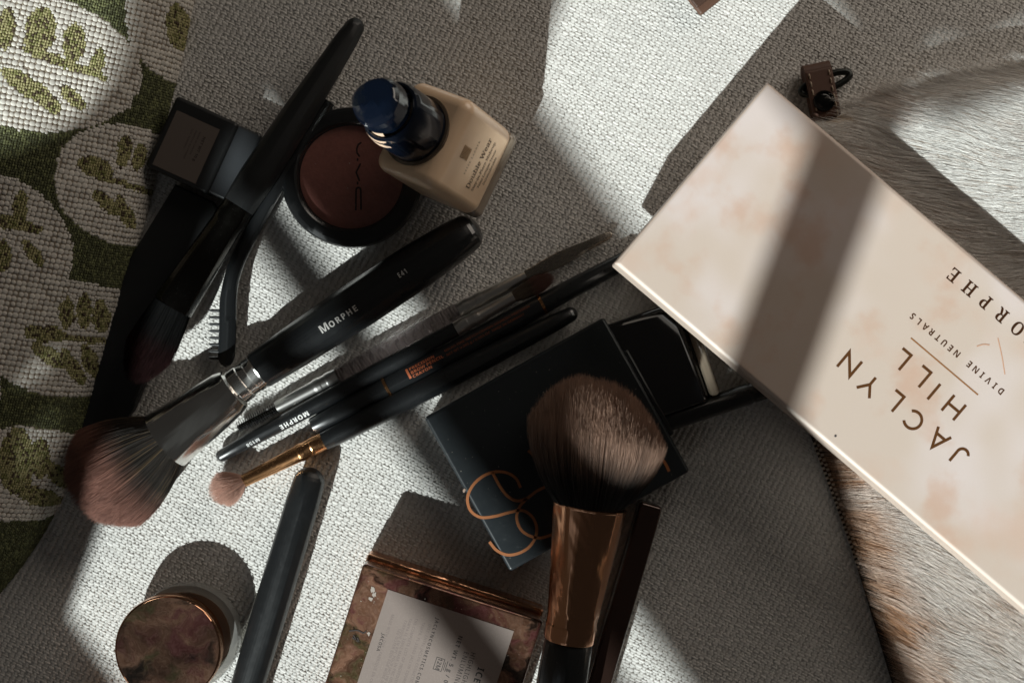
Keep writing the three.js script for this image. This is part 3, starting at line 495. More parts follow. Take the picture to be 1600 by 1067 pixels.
{ // marbled square compact with paper label
  const h = 21.5, TL = P(568, 877, h), TR = P(850, 967, h), ex = TR.clone().sub(TL).setY(0).normalize(), ez = V3(-ex.z, 0, ex.x), W = TR.distanceTo(TL), D = W;
  const ctr = TL.clone().addScaledVector(ex, W / 2).addScaledVector(ez, D / 2), g = thing('highlighter_compact', 'square marbled rose gold compact with grey paper label', 'compact', V3(ctr.x, 0, ctr.z));
  const Y = V3(0, 1, 0), mt = dataTex(1024, 1024, (u, v) => marble(u, v, 5)), foil = phy({ map: mt, metalness: 0.72, roughness: 0.26, clearcoat: 0.7, clearcoatRoughness: 0.12 });
  part(g, 'base', boxGeo(V3(ctr.x, 0.0055, ctr.z).addScaledVector(ez, -0.0012), ex, Y, ez, W, 0.0105, D, 0.0012), M.copper);
  part(g, 'hinge_band', boxGeo(V3(ctr.x, 0.0112, ctr.z).addScaledVector(ez, 0.0006), ex, Y, ez, W - 0.0016, 0.0014, D - 0.0016, 0.0004), M.black);
  const lid = part(g, 'lid', boxGeo(V3(ctr.x, 0.0166, ctr.z).addScaledVector(ez, 0.0008), ex, Y, ez, W, 0.0098, D, 0.0016), foil);
  const y = 0.02158, lc = P(606, 921, y * 1000), lr = P(803, 986, y * 1000), lx = lr.clone().sub(lc).setY(0).normalize(), lz = V3(-lx.z, 0, lx.x), lw = lr.distanceTo(lc), sc = 1600 / 200;
  const px2 = (x, yy) => { const p = P(x, yy, y * 1000).sub(lc); return [p.dot(lx) / lw * 1600, p.dot(lz) / lw * 1600]; };
  const lt = canvasTex(1600, 1600, (x) => {
    x.fillStyle = '#877972'; x.fillRect(0, 0, 1600, 1600);
    for (let i = 0; i < 26000; i++) { const v = rnd(); x.fillStyle = v > 0.5 ? 'rgba(255,248,240,0.10)' : 'rgba(80,60,60,0.10)'; x.fillRect(rnd() * 1600, rnd() * 1600, 2 + rnd() * 4, 2 + rnd() * 4); }
    const put = (X, Yy, s, size, bold, color = '#2a2424', sp = 0) => { x.save(); x.translate(...px2(X, Yy)); x.rotate(Math.PI / 2); x.fillStyle = color; x.font = (bold ? 'bold ' : '') + size * 8.4 + 'px sans-serif'; x.textBaseline = 'middle'; let at = 0; for (const c of s) { x.fillText(c, at, 0); at += x.measureText(c).width + sp * 8; } x.restore(); };
    put(752, 1043, 'ICED', 13.5, true, '#1a1616', 1); put(740, 1019, 'HIGHLIGHTER', 9.5, false, '#2a2424', .6); put(729, 1018, 'ENLUMINEUR', 9.5, false, '#2a2424', .6); put(720, 993, 'NET WT. 5 g / 0.18 OZ', 8.5, true, '#2a2424', .9);
    x.save(); x.translate(...px2(686, 1037)); x.rotate(Math.PI / 2); x.strokeStyle = '#3a3230'; x.lineWidth = 8; x.strokeRect(-70, -50, 150, 100); x.font = 'bold 76px sans-serif'; x.fillStyle = '#3a3230'; x.textAlign = 'center'; x.textBaseline = 'middle'; x.fillText('12M', 4, 2); x.beginPath(); x.moveTo(-62, -92); x.lineTo(70, -92); x.moveTo(-40, -70); x.lineTo(60, -70); x.stroke(); x.restore();
    put(684, 966, 'JACLYNCOSMETICS.COM', 7, true, '#332b2a', 1.1);
    const small = ['DIST. ENTRE JACLYN COSMETICS', 'TAMPA, FL 33602 JACLYN COSMETICS', 'THE COMPLETE LIST OF INGREDIENTS', 'TAMPA FL 33602 MADE IN PRC USE BY', 'FABRIQUE EN RPC POUR JACLYN COSMETICS', 'SEE OUTER BOX FOR MORE INFORMATION', 'MADE WITH LOVE / FABRIQUE EN CHINE'];
    [[672, 975], [662, 972], [651, 966], [642, 966], [634, 969], [624, 982], [614, 960]].forEach(([a, b], i) => put(a, b, small[i], 5.6, false, '#6d605c', 0.4));
    put(599, 990, 'JACOSA', 6.6, true, '#332b2a', 0.6);
  });
  part(lid, 'paper_label', flatQuad(V3(lc.x, y + 0.00006, lc.z), lx, lz, lw, lw), std({ map: lt, roughness: 0.62 }));
  dust(lid, ctr.x, ctr.z, W * 0.47, D * 0.47, 0.02158, 160, ex, ez);
  // chips in the foil and an engraved mark
  const chip = std({ color: lin(0.40, 0.35, 0.31), roughness: 0.8 });
  const spot = (X, Yy, r, q) => { const s = new THREE.Shape(Array.from({ length: 18 }, (_, i) => { const f = i / 18 * 6.283, e = r * (0.75 + 1.3 * fbm(Math.cos(f) * 1.8 + q, Math.sin(f) * 1.4, 2)); return new THREE.Vector2(Math.cos(f) * e, Math.sin(f) * e * 1.3); })), k = new THREE.ShapeGeometry(s); k.rotateX(-Math.PI / 2); const p = P(X, Yy, y * 1000); k.translate(p.x, y + 0.00007, p.z); return k; };
  [[582, 921, 4.6, 1.3], [584, 929, 3.6, 4.7], [579, 936, 3, 7.2], [576, 990, 2.6, 9.4], [640, 905, 1, 2], [664, 936, 1, 3]].forEach(([X, Yy, r, q]) => part(lid, 'foil_chip', spot(X, Yy, rp(r, h), q), chip));
  const ink = std({ color: lin(0.03, 0.018, 0.014), roughness: 0.5 });
  for (const st of [[[545, 986], [558, 985], [568, 989], [572, 986]], [[552, 992], [555, 999], [550, 996]], [[558, 996], [560, 1002], [556, 1001]]]) part(lid, 'inked_mark', ribbon(st.map(([a, b]) => P(a, b, y * 1000)), rp(2.2, h), 0.00008, y), ink);
}
{ // flat black compact with orange line logo
  const h = 14, c = ['664,657', '945,490', '1078,742', '795,890'].map((s) => P(...s.split(',').map(Number), h));
  const ex = c[1].clone().sub(c[0]).add(c[2].clone().sub(c[3])).setY(0).normalize(), ez = V3(-ex.z, 0, ex.x), W = (c[1].distanceTo(c[0]) + c[2].distanceTo(c[3])) / 2, D = (c[3].distanceTo(c[0]) + c[2].distanceTo(c[1])) / 2;
  const ctr = c[0].clone().add(c[1]).add(c[2]).add(c[3]).multiplyScalar(0.25), g = thing('black_compact', 'flat matte black square compact with looping orange line logo', 'compact', V3(ctr.x, 0, ctr.z));
  const velvet = gloss(lin(0.017, 0.021, 0.024), 0.36), Y = V3(0, 1, 0);
  part(g, 'base', boxGeo(V3(ctr.x, 0.0034, ctr.z), ex, Y, ez, W - 0.0012, 0.0064, D - 0.0012, 0.0016), M.matte);
  const lid = part(g, 'lid', boxGeo(V3(ctr.x, 0.0104, ctr.z), ex, Y, ez, W, 0.0072, D, 0.0014), velvet);
  part(g, 'hinge', boxGeo(V3(ctr.x, 0.0070, ctr.z).addScaledVector(ex, W / 2 + 0.0008), ex, Y, ez, 0.0024, 0.010, D * 0.55, 0.0008), M.black);
  const ink = std({ color: lin(0.34, 0.12, 0.04), roughness: 0.5 });
  const Q = (l) => l.map(([x, y]) => P(640 + 0.4752 * x, 560 + 0.4752 * y, h));
  const lines = [[[365, 425], [350, 395], [320, 376], [280, 373], [240, 388], [206, 420], [190, 460], [200, 500], [232, 522], [280, 519], [330, 506], [372, 500], [404, 522], [418, 558], [412, 592], [393, 620], [360, 640], [320, 646], [285, 630], [262, 603]],
    [[272, 374], [300, 425], [325, 455], [355, 468], [385, 460], [420, 435], [480, 408]], [[385, 460], [362, 488], [352, 525], [368, 565], [400, 585], [430, 590], [475, 577]], [[390, 303], [415, 325], [450, 358]], [[815, 318], [838, 340], [854, 371]]];
  for (const l of lines) part(lid, 'logo_line', ribbon(Q(l), rp(4.5, h), 0.00005, 0.0140), ink);
  dust(lid, ctr.x, ctr.z, W * 0.47, D * 0.47, 0.0140, 130, ex, ez);
  const nick = std({ color: lin(0.35, 0.25, 0.2), roughness: 0.8 });
  const s = new THREE.ShapeGeometry(new THREE.Shape([[0, 0], [0.0006, 0.0004], [0.0009, 0.0013], [0.0003, 0.0017], [-0.0003, 0.0009]].map((p) => new THREE.Vector2(...p)))); s.rotateX(-Math.PI / 2); const p = P(724, 770, h); s.translate(p.x, 0.01407, p.z); part(lid, 'scuff', s, nick);
}
{ // glossy case half under the palette
  const g = thing('glossy_case', 'glossy black rounded case with clear rim tucked under the pale palette', 'compact', P(1020, 575, 0));
  const ex = V3(0.945, 0, -0.326), ez = V3(0.326, 0, 0.945), Y = V3(0, 1, 0), c = P(1014, 572, 6);
  part(g, 'case', boxGeo(c.clone().setY(0.0052), ex, Y, ez, 0.036, 0.0098, 0.041, 0.0034), gloss(lin(0.008, 0.008, 0.009), 0.10, { clearcoat: 1, clearcoatRoughness: 0.04 }));
  part(g, 'clear_rim', boxGeo(c.clone().setY(0.0052).addScaledVector(ex, 0.0205).addScaledVector(ez, 0.001), ex, Y, ez, 0.0045, 0.0088, 0.036, 0.0020), phy({ color: lin(0.25, 0.2, 0.15), roughness: 0.08, clearcoat: 1, clearcoatRoughness: 0.05 }));
}
{ // black tube running under the palette
  const g = thing('black_tube', 'black makeup tube running from the bronzer bristles under the palette', 'makeup tube', P(1120, 630, 0));
  const A = P(1030, 662, 4.4), B = P(1225, 597, 4.4), e = 0.35;
  part(g, 'barrel', lathe(A, B, [[0, 1e-6], [0, rp(15)], [0.01, rp(16.5)], [0.72, rp(16.5)], [0.73, rp(15.5)], [0.745, rp(15.5)], [0.755, rp(16.5)], [0.98, rp(16.5)], [1, rp(14)], [1, 1e-6]]), M.black);
}
{ // slim brown case under the bronzer brush
  const g = thing('slim_case', 'slim glossy dark brown case lying beside the bronzer brush handle', 'makeup case', P(965, 960, 0));
  const A = P(1016, 786, 6), B = P(916, 1130, 6), ez = B.clone().sub(A).setY(0).normalize(), ex = V3(ez.z, 0, -ez.x), c = A.clone().lerp(B, 0.5), L = A.distanceTo(B), Y = V3(0, 1, 0);
  part(g, 'tray', boxGeo(c.clone().setY(0.0034), ex, Y, ez, 0.0086, 0.0064, L, 0.0012), M.black);
  part(g, 'lid', boxGeo(c.clone().setY(0.0093), ex, Y, ez, 0.0090, 0.0050, L + 0.0004, 0.0014), gloss(lin(0.055, 0.030, 0.023), 0.18, { metalness: 0.6, clearcoat: 0.6, clearcoatRoughness: 0.08 }));
}
{ // dark box with label by the cushion
  const h = 13, g = thing('labelled_box', 'dark flip top cosmetic box with pale label peeking out behind the cushion', 'cosmetic box', P(310, 240, 0));
  const a = P(355, 196, h), b = P(313, 288, h), ez = b.clone().sub(a).setY(0).normalize(), ex = V3(ez.z, 0, -ez.x); if (ex.x < 0) ex.multiplyScalar(-1);
  const Y = V3(0, 1, 0), mid = a.clone().lerp(b, 0.5), D = a.distanceTo(b);
  const zz = ex.clone().cross(Y);
  part(g, 'case', boxGeo(mid.clone().setY(0.0066).addScaledVector(ex, -0.0095), ex, Y, zz, 0.026, 0.0128, D + 0.005, 0.0015), M.matte);
  part(g, 'clear_cap', boxGeo(P(362, 254, 10).setY(0.0056).addScaledVector(ex, 0.0005), ex, Y, zz, 0.0112, 0.0104, D + 0.004, 0.0012), phy({ color: lin(0.034, 0.037, 0.041), roughness: 0.36, clearcoat: 0.4 }));
  const t = canvasTex(512, 512, (x) => { x.fillStyle = '#5f554f'; x.fillRect(0, 0, 512, 512); x.fillStyle = '#241c1a'; x.font = 'bold 40px sans-serif'; x.save(); x.translate(380, 90); x.rotate(Math.PI / 2); x.fillText('NET WT 10 g', 20, 0); x.font = '26px sans-serif'; ['MADE IN CANADA', 'FABRIQUE AU CANADA', 'DIST. TORONTO'].forEach((s, i) => x.fillText(s, 0, 60 + i * 44)); x.restore(); });
  part(g, 'paper_label', flatQuad(P(276, 172, h).setY(0.01310), ex, V3(-ex.z, 0, ex.x), 0.0180, D * 0.92, 0), std({ map: t, roughness: 0.75 }));
}
{ // flat black piece in the dark gap by the cushion
  const g = thing('flat_black_piece', 'flat black piece lying in the gap between cushion and long black brush', 'makeup case', P(240, 440, 0));
  const o = [[275, 292], [330, 318], [348, 345], [262, 505], [205, 640], [160, 690], [120, 660], [190, 430]].map(([x, y]) => P(x, y, 4)), s = new THREE.Shape(o.map((p) => new THREE.Vector2(p.x, -p.z)));
  const e = new THREE.ExtrudeGeometry(s, { depth: 0.0030, bevelEnabled: true, bevelThickness: 0.0008, bevelSize: 0.0008, bevelSegments: 3 }); e.rotateX(-Math.PI / 2); e.translate(0, 0.0011, 0);
  part(g, 'case', e, M.matte);
  const z = tube([[268, 480], [240, 548], [208, 630]].map(([x, y]) => P(x, y, 5)), 0.0007, 8, 40); part(g, 'piping', z, M.black);
}
// ------------------------------------------------------------------ pale palette box
const PH = 37;
{
  const h = PH, e1 = V3(0.7635, 0, 0.6458), e2 = V3(0.6458, 0, -0.7635), C0 = P(960.5, 411, h), W = rp(371, h), L = 0.262;
  const ctr = C0.clone().addScaledVector(e1, L / 2).addScaledVector(e2, W / 2), g = thing('eyeshadow_palette', 'large pale pink marbled palette box printed with brown foil lettering', 'palette', V3(ctr.x, 0.0195, ctr.z));
  const TW = 2048, TH = 760, kx = TW / L, ky = TH / W;
  const toTex = (x, y) => { const p = P(x, y, h).sub(C0); return [p.dot(e1), p.dot(e2)]; };
  const tex = dataTex(TW, TH, (u, v) => {
    const x = u * L * 60, y = v * W * 60, a = fbm(x * 0.55, y * 0.55, 5), b = fbm(x * 0.8 + 20, y * 0.8 + 7, 5), d = fbm(x * 0.35 + 50, y * 0.35 + 3, 3), n = 0.016 * fbm(x * 60, y * 60, 2);
    const p1 = sstep(0.04, 0.46, b) * 0.6, p2 = sstep(0.06, 0.5, a) * 0.6, w = sstep(-0.12, 0.34, d);
    let r = 0.875, gg = 0.80, bl = 0.745;
    r = mix(r, 0.925, w); gg = mix(gg, 0.865, w); bl = mix(bl, 0.845, w);
    r = mix(r, 0.84, p1 * 0.8); gg = mix(gg, 0.66, p1 * 0.8); bl = mix(bl, 0.56, p1 * 0.8);
    r = mix(r, 0.875, p2 * 0.6); gg = mix(gg, 0.70, p2 * 0.6); bl = mix(bl, 0.60, p2 * 0.6);
    return [(r + n) * 0.90, (gg + n) * 0.90, (bl + n) * 0.90];
  });
  const card = phy({ color: lin(0.60, 0.485, 0.41), roughness: 0.42, clearcoat: 0.15, clearcoatRoughness: 0.4 });
  const Y = V3(0, 1, 0), ez = e1.clone().cross(Y);
  const box = part(g, 'box', boxGeo(ctr.clone().setY(0.0195 + 0.00865), e1, Y, ez, L, 0.0173, W, 0.0011), card);
  // the printed lid face: a gently eased sheet wrapped over the top
  const nx = 60, ny = 26, pos = [], uv = [], idx = [], R = 0.0016;
  for (let i = 0; i <= nx; i++) for (let j = 0; j <= ny; j++) {
    const ed = (k, n, T) => { const q = [0, 0.0002, 0.0005, 0.0009, 0.0013, 0.0018]; return k < 6 ? q[k] : k > n - 6 ? T - q[n - k] : mix(q[5], T - q[5], (k - 5) / (n - 10)); }, s = ed(i, nx, L), t = ed(j, ny, W), d = Math.min(s, t, L - s, W - t), y = h / 1000 - (d < R ? 0.0010 * (1 - d / R) ** 2 : 0), p = C0.clone().addScaledVector(e1, s).addScaledVector(e2, t);
    pos.push(p.x, y, p.z); uv.push(s / L, t / W);
  }
  for (let i = 0; i < nx; i++) for (let j = 0; j < ny; j++) { const a = i * (ny + 1) + j; idx.push(a, a + ny + 1, a + 1, a + 1, a + ny + 1, a + ny + 2); }
  const fg = new THREE.BufferGeometry(); fg.setAttribute('position', new THREE.Float32BufferAttribute(pos, 3)); fg.setAttribute('uv', new THREE.Float32BufferAttribute(uv, 2)); fg.setIndex(idx); fg.computeVertexNormals();
  if (fg.attributes.normal.getY(500) < 0) { for (let i = 0; i < idx.length; i += 3) [idx[i], idx[i + 1]] = [idx[i + 1], idx[i]]; fg.setIndex(idx); fg.computeVertexNormals(); }
  const face = part(box, 'printed_lid', fg, phy({ map: tex, roughness: 0.46, clearcoat: 0.2, clearcoatRoughness: 0.45 }));
  // lettering in foil: drawn in a sheet of its own; canvas x runs against e1 (the words read that way), canvas up is -e2
  const s0 = toTex(1700, 600)[0], sw = 0.110, CW = 2048, CH = Math.round(2048 * W / sw), kk = CW / sw;
  const cx = (x, y) => { const [s, t] = toTex(x, y); return [(s0 - s) * kk, t * kk]; };
  const lt = canvasTex(CW, CH, (x) => {
    const px = K * (1 - h / 1000 / H) * kk;     // canvas pixels per photo pixel
    x.lineCap = 'butt'; x.strokeStyle = '#6b4527'; x.fillStyle = '#6b4527';
    const glyph = { J: [[[0.12, -0.2], [0.02, -0.05, 'j']]], A: [[[-0.42, .5], [0, -.5], [.42, .5]], [[-.27, .2], [.27, .2]]], L: [[[-.26, -.5], [-.26, .46], [.3, .46]]], Y: [[[-.42, -.5], [0, .05], [.42, -.5]], [[0, .05], [0, .5]]], N: [[[-.4, .5], [-.4, -.46], [.4, .46], [.4, -.5]]], H: [[[-.38, -.5], [-.38, .5]], [[.38, -.5], [.38, .5]], [[-.38, 0], [.38, 0]]], I: [[[0, -.5], [0, .5]]] };
    const draw = (c, X, Yy, hgt) => {
      const [a, b] = cx(X, Yy), s = hgt * px; x.save(); x.translate(a, b); x.lineWidth = s * 0.145; x.lineJoin = 'miter';
      if (c === 'C') { x.beginPath(); x.arc(0, 0, s * 0.45, 0.75, Math.PI * 2 - 0.75); x.stroke(); }
      else if (c === 'J') { x.beginPath(); x.moveTo(s * 0.2, -s * 0.5); x.lineTo(s * 0.2, s * 0.15); x.arc(-s * 0.1, s * 0.15, s * 0.3, 0, Math.PI * 0.85); x.stroke(); }
      else for (const l of glyph[c]) { x.beginPath(); l.forEach(([p, q], i) => (i ? x.lineTo(p * s, q * s) : x.moveTo(p * s, q * s))); x.stroke(); }
      x.restore();
    };
    [['J', 1499, 712], ['A', 1467, 687], ['C', 1427, 656], ['L', 1398, 626], ['Y', 1359, 602], ['N', 1328, 569], ['H', 1491, 637], ['I', 1460, 612], ['L', 1440, 588], ['L', 1409, 561]].forEach(([c, X, Yy]) => draw(c, X, Yy, 31));
    x.lineWidth = 2.2 * px; x.beginPath(); x.moveTo(...cx(1424, 528)); x.lineTo(...cx(1529, 617)); x.strokeStyle = '#b07a4c'; x.stroke();
    const word = (w, X0, Y0, X1, Y1, font, size, sx = 1) => { x.save(); const A = cx(X0, Y0), B = cx(X1, Y1), n = w.length - 1; x.font = font.replace('S', Math.round(size * px)); x.textAlign = 'center'; x.textBaseline = 'middle'; [...w].forEach((c, i) => { x.save(); x.translate(mix(A[0], B[0], i / n), mix(A[1], B[1], i / n)); x.scale(sx, 1); x.fillText(c, 0, 0); x.restore(); }); x.restore(); };
    x.fillStyle = '#5a3820'; word('DIVINE NEUTRALS', 1565, 611, 1427, 494, 'bold Spx sans-serif', 14);
    x.fillStyle = '#4a2c18'; word('MORPHE', 1616, 534, 1491, 430, 'bold Spx serif', 30, 0.86);
  });
  part(face, 'foil_lettering', flatQuad(C0.clone().addScaledVector(e1, s0).setY(h / 1000 + 0.00007), e1.clone().multiplyScalar(-1), e2, sw, W), printMat(lt, { metalness: 0.35, roughness: 0.35 }));
  // scuffs: a hairline scratch and a speck
  const scr = std({ color: lin(0.55, 0.30, 0.19), roughness: 0.7 });
  for (const st of [[[1560, 528], [1564, 545], [1567, 560], [1571, 585]], [[1527, 541], [1538, 538], [1547, 539]]]) part(face, 'scratch', ribbon(st.map(([a, b]) => P(a, b, h)), rp(1.6, h), 0.00009, h / 1000), scr);
  const sp = new THREE.CircleGeometry(rp(2, h), 10); sp.rotateX(-Math.PI / 2); const q = P(1306, 681, h); sp.translate(q.x, h / 1000 + 0.00009, q.z); part(face, 'speck', sp, std({ color: lin(0.05, 0.04, 0.04), roughness: 0.8 }));
}
// ------------------------------------------------------------------ fur pouch
{
  const outline = [[1262, 200], [1300, 186], [1345, 168], [1410, 150], [1500, 128], [1660, 105], [1760, 100], [1760, 1180], [1452, 1180], [1412, 1060], [1382, 960], [1348, 850], [1316, 760], [1292, 700], [1262, 610], [1236, 500], [1230, 330]];
  const hh = (x, y) => (19 - 3 * sstep(600, 760, y) + 5 * sstep(385, 500, (x - 960) * 0.6458 - (y - 411) * 0.7635)) * Math.sqrt(clamp(1 - (1 - clamp(distPoly(x, y, outline) / 52, 0, 1)) ** 2, 0, 1));
  const g = thing('fur_pouch', 'white and tan hair-on hide pouch under the pale palette', 'pouch', P(1450, 600, 0));
  // body
  const step = 12, pos = [], idx = [], map = new Map();
  const vert = (x, y, h) => { const p = P(x, y, 0); pos.push(p.x, h / 1000, p.z); return pos.length / 3 - 1; };
  const rings = 12, n = 220, curve = new THREE.CatmullRomCurve3(outline.map(([x, y]) => V3(x, 0, y)), true, 'centripetal'), rim = curve.getSpacedPoints(n), cx = 1480, cy = 620;
  for (let r = 0; r <= rings; r++) for (let i = 0; i <= n; i++) { const f = r / rings, p = rim[i % n], q = f * f * 0.9, x = mix(p.x, cx, q), y = mix(p.z, cy, q); vert(x, y, r === 0 ? 0.3 : Math.max(0.6, hh(x, y))); }
  for (let r = 0; r < rings; r++) for (let i = 0; i < n; i++) { const a = r * (n + 1) + i, b = a + n + 1; idx.push(a, b, a + 1, a + 1, b, b + 1); }
  { const c = vert(cx, cy, 19); for (let i = 0; i < n; i++) idx.push(rings * (n + 1) + i, c, rings * (n + 1) + i + 1); }
  const bg = new THREE.BufferGeometry(); bg.setAttribute('position', new THREE.Float32BufferAttribute(pos, 3)); bg.setIndex(idx); bg.computeVertexNormals();
  if (bg.attributes.normal.getY(6 * (n + 1)) < 0) { for (let i = 0; i < idx.length; i += 3) [idx[i], idx[i + 1]] = [idx[i + 1], idx[i]]; bg.setIndex(idx); bg.computeVertexNormals(); }
  part(g, 'hide', bg, std({ color: lin(0.56, 0.44, 0.32), roughness: 0.9, side: THREE.DoubleSide }));
  // leather edge with zip
  const leather = gloss(lin(0.055, 0.030, 0.018), 0.5), el = [[1246, 560], [1268, 632], [1292, 702], [1314, 762], [1346, 852], [1380, 962], [1410, 1062], [1448, 1182]];
  part(g, 'leather_edge', tube(el.map(([x, y]) => P(x + 3, y, 1.8)), 0.0017, 12, 120), leather);
  const ct = new THREE.CatmullRomCurve3(el.map(([x, y]) => P(x, y, 2.0))), tooth = new RoundedBoxGeometry(0.0012, 0.0010, 0.0010, 2, 0.0003), tm = gloss(lin(0.62, 0.55, 0.47), 0.34, { metalness: 0.8 });
  const tape = part(g, 'zip', ribbonOf(el.map(([x, y]) => P(x - 9, y + 2, 1.2)), 0.0036), std({ color: lin(0.022, 0.018, 0.015), roughness: 0.9 }));
  function ribbonOf(pts, w) { return ribbon(pts, w, 0, 0.0010); }
  for (let k = 0; k < 46; k++) for (const side of [0, 1]) {
    const t = 0.20 + k * 0.0125 + side * 0.006; if (t > 0.52) continue;
    const p = ct.getPointAt(t), d = ct.getTangentAt(t), s = V3(-d.z, 0, d.x); if (s.x > 0) s.multiplyScalar(-1);
    const m = new THREE.Mesh(tooth, tm); m.name = 'zip_tooth'; m.castShadow = m.receiveShadow = true; m.position.copy(p).addScaledVector(s, 0.0022 + side * 0.0014).setY(0.0018).sub(g.base); m.rotation.y = -Math.atan2(s.z, s.x); tape.add(m);
  }
  // hair
  const list = [];
  const dirAt = (x, y) => { let a; if (y < 560) a = Math.PI + 0.16 + 0.10 * Math.sin(x * 0.011 + y * 0.013) + 0.30 * sstep(60, 0, distPoly(x, y, outline)) * (x > 1380 ? 1 : 0.4); else a = Math.PI - 0.02 + 0.34 * sstep(700, 1000, y) + 0.30 * sstep(1330, 1560, x) * sstep(640, 760, y); return a + 0.75 * fbm(x * 0.008, y * 0.008, 3) + 0.085 * gauss(); };
  let tries = 0;
  while (list.length < 52000 && tries++ < 400000) {
    const x = rr(1225, 1680), y = rr(100, 1120);
    if (!inPoly(x, y, outline)) continue;
    const e1 = [0.7635, 0.6458], rx = (x - 960) , ry = (y - 411), s = rx * e1[0] + ry * e1[1], t = rx * 0.6458 - ry * 0.7635; if (t > 40 && t < 330) continue;     // wholly under the palette
    const a = dirAt(x, y), len = rr(26, 62) * (1 + 0.25 * gauss()), h = hh(x, y), d = distPoly(x, y, outline);
    const A = P(x, y, 0).setY(h / 1000), ex = Math.cos(a), ez = Math.sin(a), q = len * K, lift = rr(0.0004, 0.0020);
    const Bm = A.clone().add(V3(ex * q * 0.5, 0, ez * q * 0.5)), C = A.clone().add(V3(ex * q, 0, ez * q)), bx = (v) => [v.x / K + 800, v.z / K + 533.5];
    if (y > 600 && x < 1480 && !inPoly(C.x / K + 824, C.z / K + 533.5, outline)) continue;
    if (x < 1340 && y < 206) continue;
    const hb = hh(...bx(Bm)) / 1000, inb = inPoly(...bx(C), outline), hc = inb ? hh(...bx(C)) / 1000 : Math.max(0.0012, hb - 0.0028);
    Bm.y = Math.max(hb, mix(A.y, hc, 0.5)) + lift; C.y = hc + lift * 0.55 + 0.0003;
    const c2 = C.clone().add(V3(-ez * q * 0.14 * gauss(), 0, ex * q * 0.14 * gauss()));
    const tan = sstep(0.08, 0.40, fbm(x * 0.016 + 9, y * 0.016, 4)) * 0.7, low = y > 640 ? sstep(95, 10, d) : 0, pig = clamp(1.0 * low * (0.65 + 0.9 * fbm(x * .03, y * .03, 2)) + (y > 640 ? 0.22 : 0) + 0.50 * tan * (rnd() < 0.5 ? 1 : 0.3), 0, 1), v = rr(0.78, 1.1), w = rnd() < 0.05 + 0.25 * sstep(0.15, 0.4, fbm(x * 0.01 + 3, y * 0.05, 3)) ? 0.5 : 1;
    const b = [mix(0.92, 0.46, pig) * v * w, mix(0.895, 0.24, pig) * v * w * (w < 1 ? 0.8 : 1), mix(0.86, 0.12, pig) * v * w * (w < 1 ? 0.66 : 1)];
    list.push({ a: A, b: Bm, c: c2, r: 0.00008 * rr(0.7, 1.2), color: () => b });
  }
  const fur = part(g, 'fur', hairMesh(list, 4), furMat); fur.userData.kind = 'stuff';
}
{ // leather snap tab
  const g = thing('leather_tab', 'brown leather tab with dark snap button holding a black metal ring', 'strap tab', P(1288, 150, 0));
  const Y = V3(0, 1, 0), ez = P(1293, 178, 0).sub(P(1279, 110, 0)).setY(0).normalize(), ex = V3(ez.z, 0, -ez.x);
  const lea = gloss(lin(0.085, 0.038, 0.022), 0.62), c = P(1286, 146, 7);
  const zz = ez.clone();
  const tabTop = boxGeo(c.clone().setY(0.0068), ex, Y, ex.clone().cross(Y), rp(43), 0.0022, rp(76), 0.0009);
  part(g, 'strap', tabTop, lea);
  part(g, 'strap_back', boxGeo(c.clone().setY(0.0018).addScaledVector(ez, 0.001), ex, Y, ex.clone().cross(Y), rp(41), 0.0020, rp(70), 0.0008), lea);
  const fold = new THREE.TorusGeometry(0.0026, 0.0010, 10, 20, Math.PI);
  const fo = lathe(c.clone().setY(0.0043).addScaledVector(ez, -rp(36)).addScaledVector(ex, -rp(21)), c.clone().setY(0.0043).addScaledVector(ez, -rp(36)).addScaledVector(ex, rp(21)), [[0, 1e-6], [0, 0.0034], [1, 0.0034], [1, 1e-6]], { seg: 24 });
  part(g, 'strap_fold', fo, lea);
  const sc = P(1288, 158, 8.2), R = rp(16.5);
  const lat = (pts) => { const q = toCreasedNormals(new THREE.LatheGeometry(pts.map(([r, y]) => new THREE.Vector2(r, y)), 40), 0.5); q.translate(sc.x, 0, sc.z); return q; };
  part(g, 'snap_button', lat([[R, 0.0078], [R, 0.0088], [R * 0.93, 0.0094], [R * 0.82, 0.0092], [R * 0.78, 0.0086], [R * 0.70, 0.0086], [R * 0.55, 0.0090], [0, 0.0092]]), gloss(lin(0.03, 0.03, 0.03), 0.22, { metalness: 0.9 }));
  const thread = std({ color: lin(0.46, 0.36, 0.27), roughness: 0.85 });
  for (const e of [-1, 1]) for (let k = 0; k < 6; k++) { const p = c.clone().addScaledVector(ex, e * rp(15.5)).addScaledVector(ez, rp(-33 + k * 12.5)).setY(0.0079), q = p.clone().addScaledVector(ez, rp(7.5)); part(g, 'stitch', tube([p, p.clone().lerp(q, 0.5).setY(0.0083), q], 0.00028, 6, 8), thread); }
  const rc = P(1290, 130, 4), ra = V3(0.93, 0, -0.36).normalize(), rb = V3(0.36, 0, 0.93), ringPts = Array.from({ length: 24 }, (_, i) => { const f = i / 24 * 6.283; return rc.clone().addScaledVector(ra, Math.cos(f) * rp(40)).addScaledVector(rb, Math.sin(f) * rp(11)).setY(0.0043 + 0.0004 * Math.sin(f)); });
  part(g, 'ring', tube(ringPts, 0.00135, 12, 80, true), gloss(lin(0.028, 0.030, 0.028), 0.3, { metalness: 0.7 }));
  part(g, 'rivet', (() => { const q = new THREE.SphereGeometry(rp(7.5), 16, 10); q.scale(1, 0.5, 1); const p = P(1273, 184, 7); q.translate(p.x, 0.0081, p.z); return q; })(), gloss(lin(0.06, 0.03, 0.02), 0.4, { metalness: 0.5 }));
}
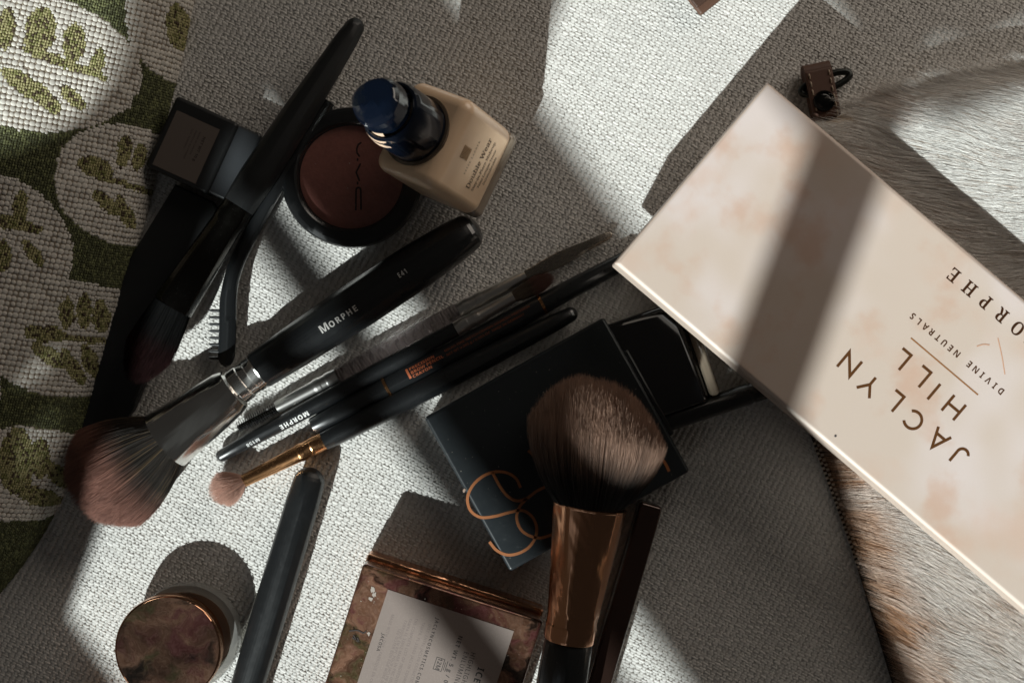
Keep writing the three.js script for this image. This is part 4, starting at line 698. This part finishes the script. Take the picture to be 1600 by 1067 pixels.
{ // another strap entering at the top edge
  const g = thing('leather_strap', 'end of a brown leather strap lying alone on the sofa fabric', 'strap', P(1110, -10, 0));
  const ez = V3(0.62, 0, 0.785), ex = V3(0.785, 0, -0.62), Y = V3(0, 1, 0);
  part(g, 'strap', boxGeo(P(1098, -22, 4).setY(0.0045), ex, Y, ex.clone().cross(Y), rp(64), 0.0030, rp(70), 0.0012), gloss(lin(0.10, 0.05, 0.032), 0.55));
  part(g, 'keeper_loop', boxGeo(P(1110, -12, 4).setY(0.0068), ex, Y, ex.clone().cross(Y), rp(70), 0.0018, rp(16), 0.0008), gloss(lin(0.06, 0.03, 0.02), 0.55));
}

// ------------------------------------------------------------------ the unseen wall, cut with every opening that shapes the sun
{
  const wall = structure('unseen_window_wall');
  const s = new THREE.Shape([[-1.5, -0.25], [1.5, -0.25], [1.5, 1.9], [-1.5, 1.9]].map((p) => new THREE.Vector2(...p)));
  for (const h of wallHoles) { const q = h.slice(); if (THREE.ShapeUtils.area(q) > 0) q.reverse(); s.holes.push(new THREE.Path(q)); }
  const g = new THREE.ExtrudeGeometry(s, { depth: 0.006, bevelEnabled: false });
  const m = new THREE.Matrix4().makeBasis(WX, V3(0, 1, 0), V3(-0.8107, 0, 0.5855)); m.setPosition(WN.clone().multiplyScalar(WD)); g.applyMatrix4(m);
  part(wall, 'unseen_wall_panel', g, std({ color: lin(0.45, 0.42, 0.38), roughness: 0.9 }));
  const unseenPanel = structure('window');  // unseen glowing panel and frame around the soft light from the upper right
  const ez = WIN2.clone().sub(V3(0.02, 0, 0)).normalize(), ex = V3(0, 1, 0).cross(ez).normalize(), ey = ez.clone().cross(ex);
  const at = (x, y, z) => WIN2.clone().addScaledVector(ex, x).addScaledVector(ey, y).addScaledVector(ez, z);
  part(unseenPanel, 'unseen_glow_pane', boxGeo(at(0, 0, 0.012), ex, ey, ez, 0.55, 0.45, 0.004, 0.001), std({ color: lin(0.2, 0.2, 0.2), emissive: lin(1, 0.86, 0.72), emissiveIntensity: 0.25 }));
  const fm = std({ color: lin(0.7, 0.68, 0.64), roughness: 0.6 });
  for (const e of [-1, 1]) { part(unseenPanel, 'unseen_pane_frame', boxGeo(at(e * 0.30, 0, 0.01), ex, ey, ez, 0.05, 0.55, 0.03, 0.003), fm); part(unseenPanel, 'unseen_pane_frame', boxGeo(at(0, e * 0.25, 0.01), ex, ey, ez, 0.55, 0.05, 0.03, 0.003), fm); }
}
renderer.render(scene, camera);
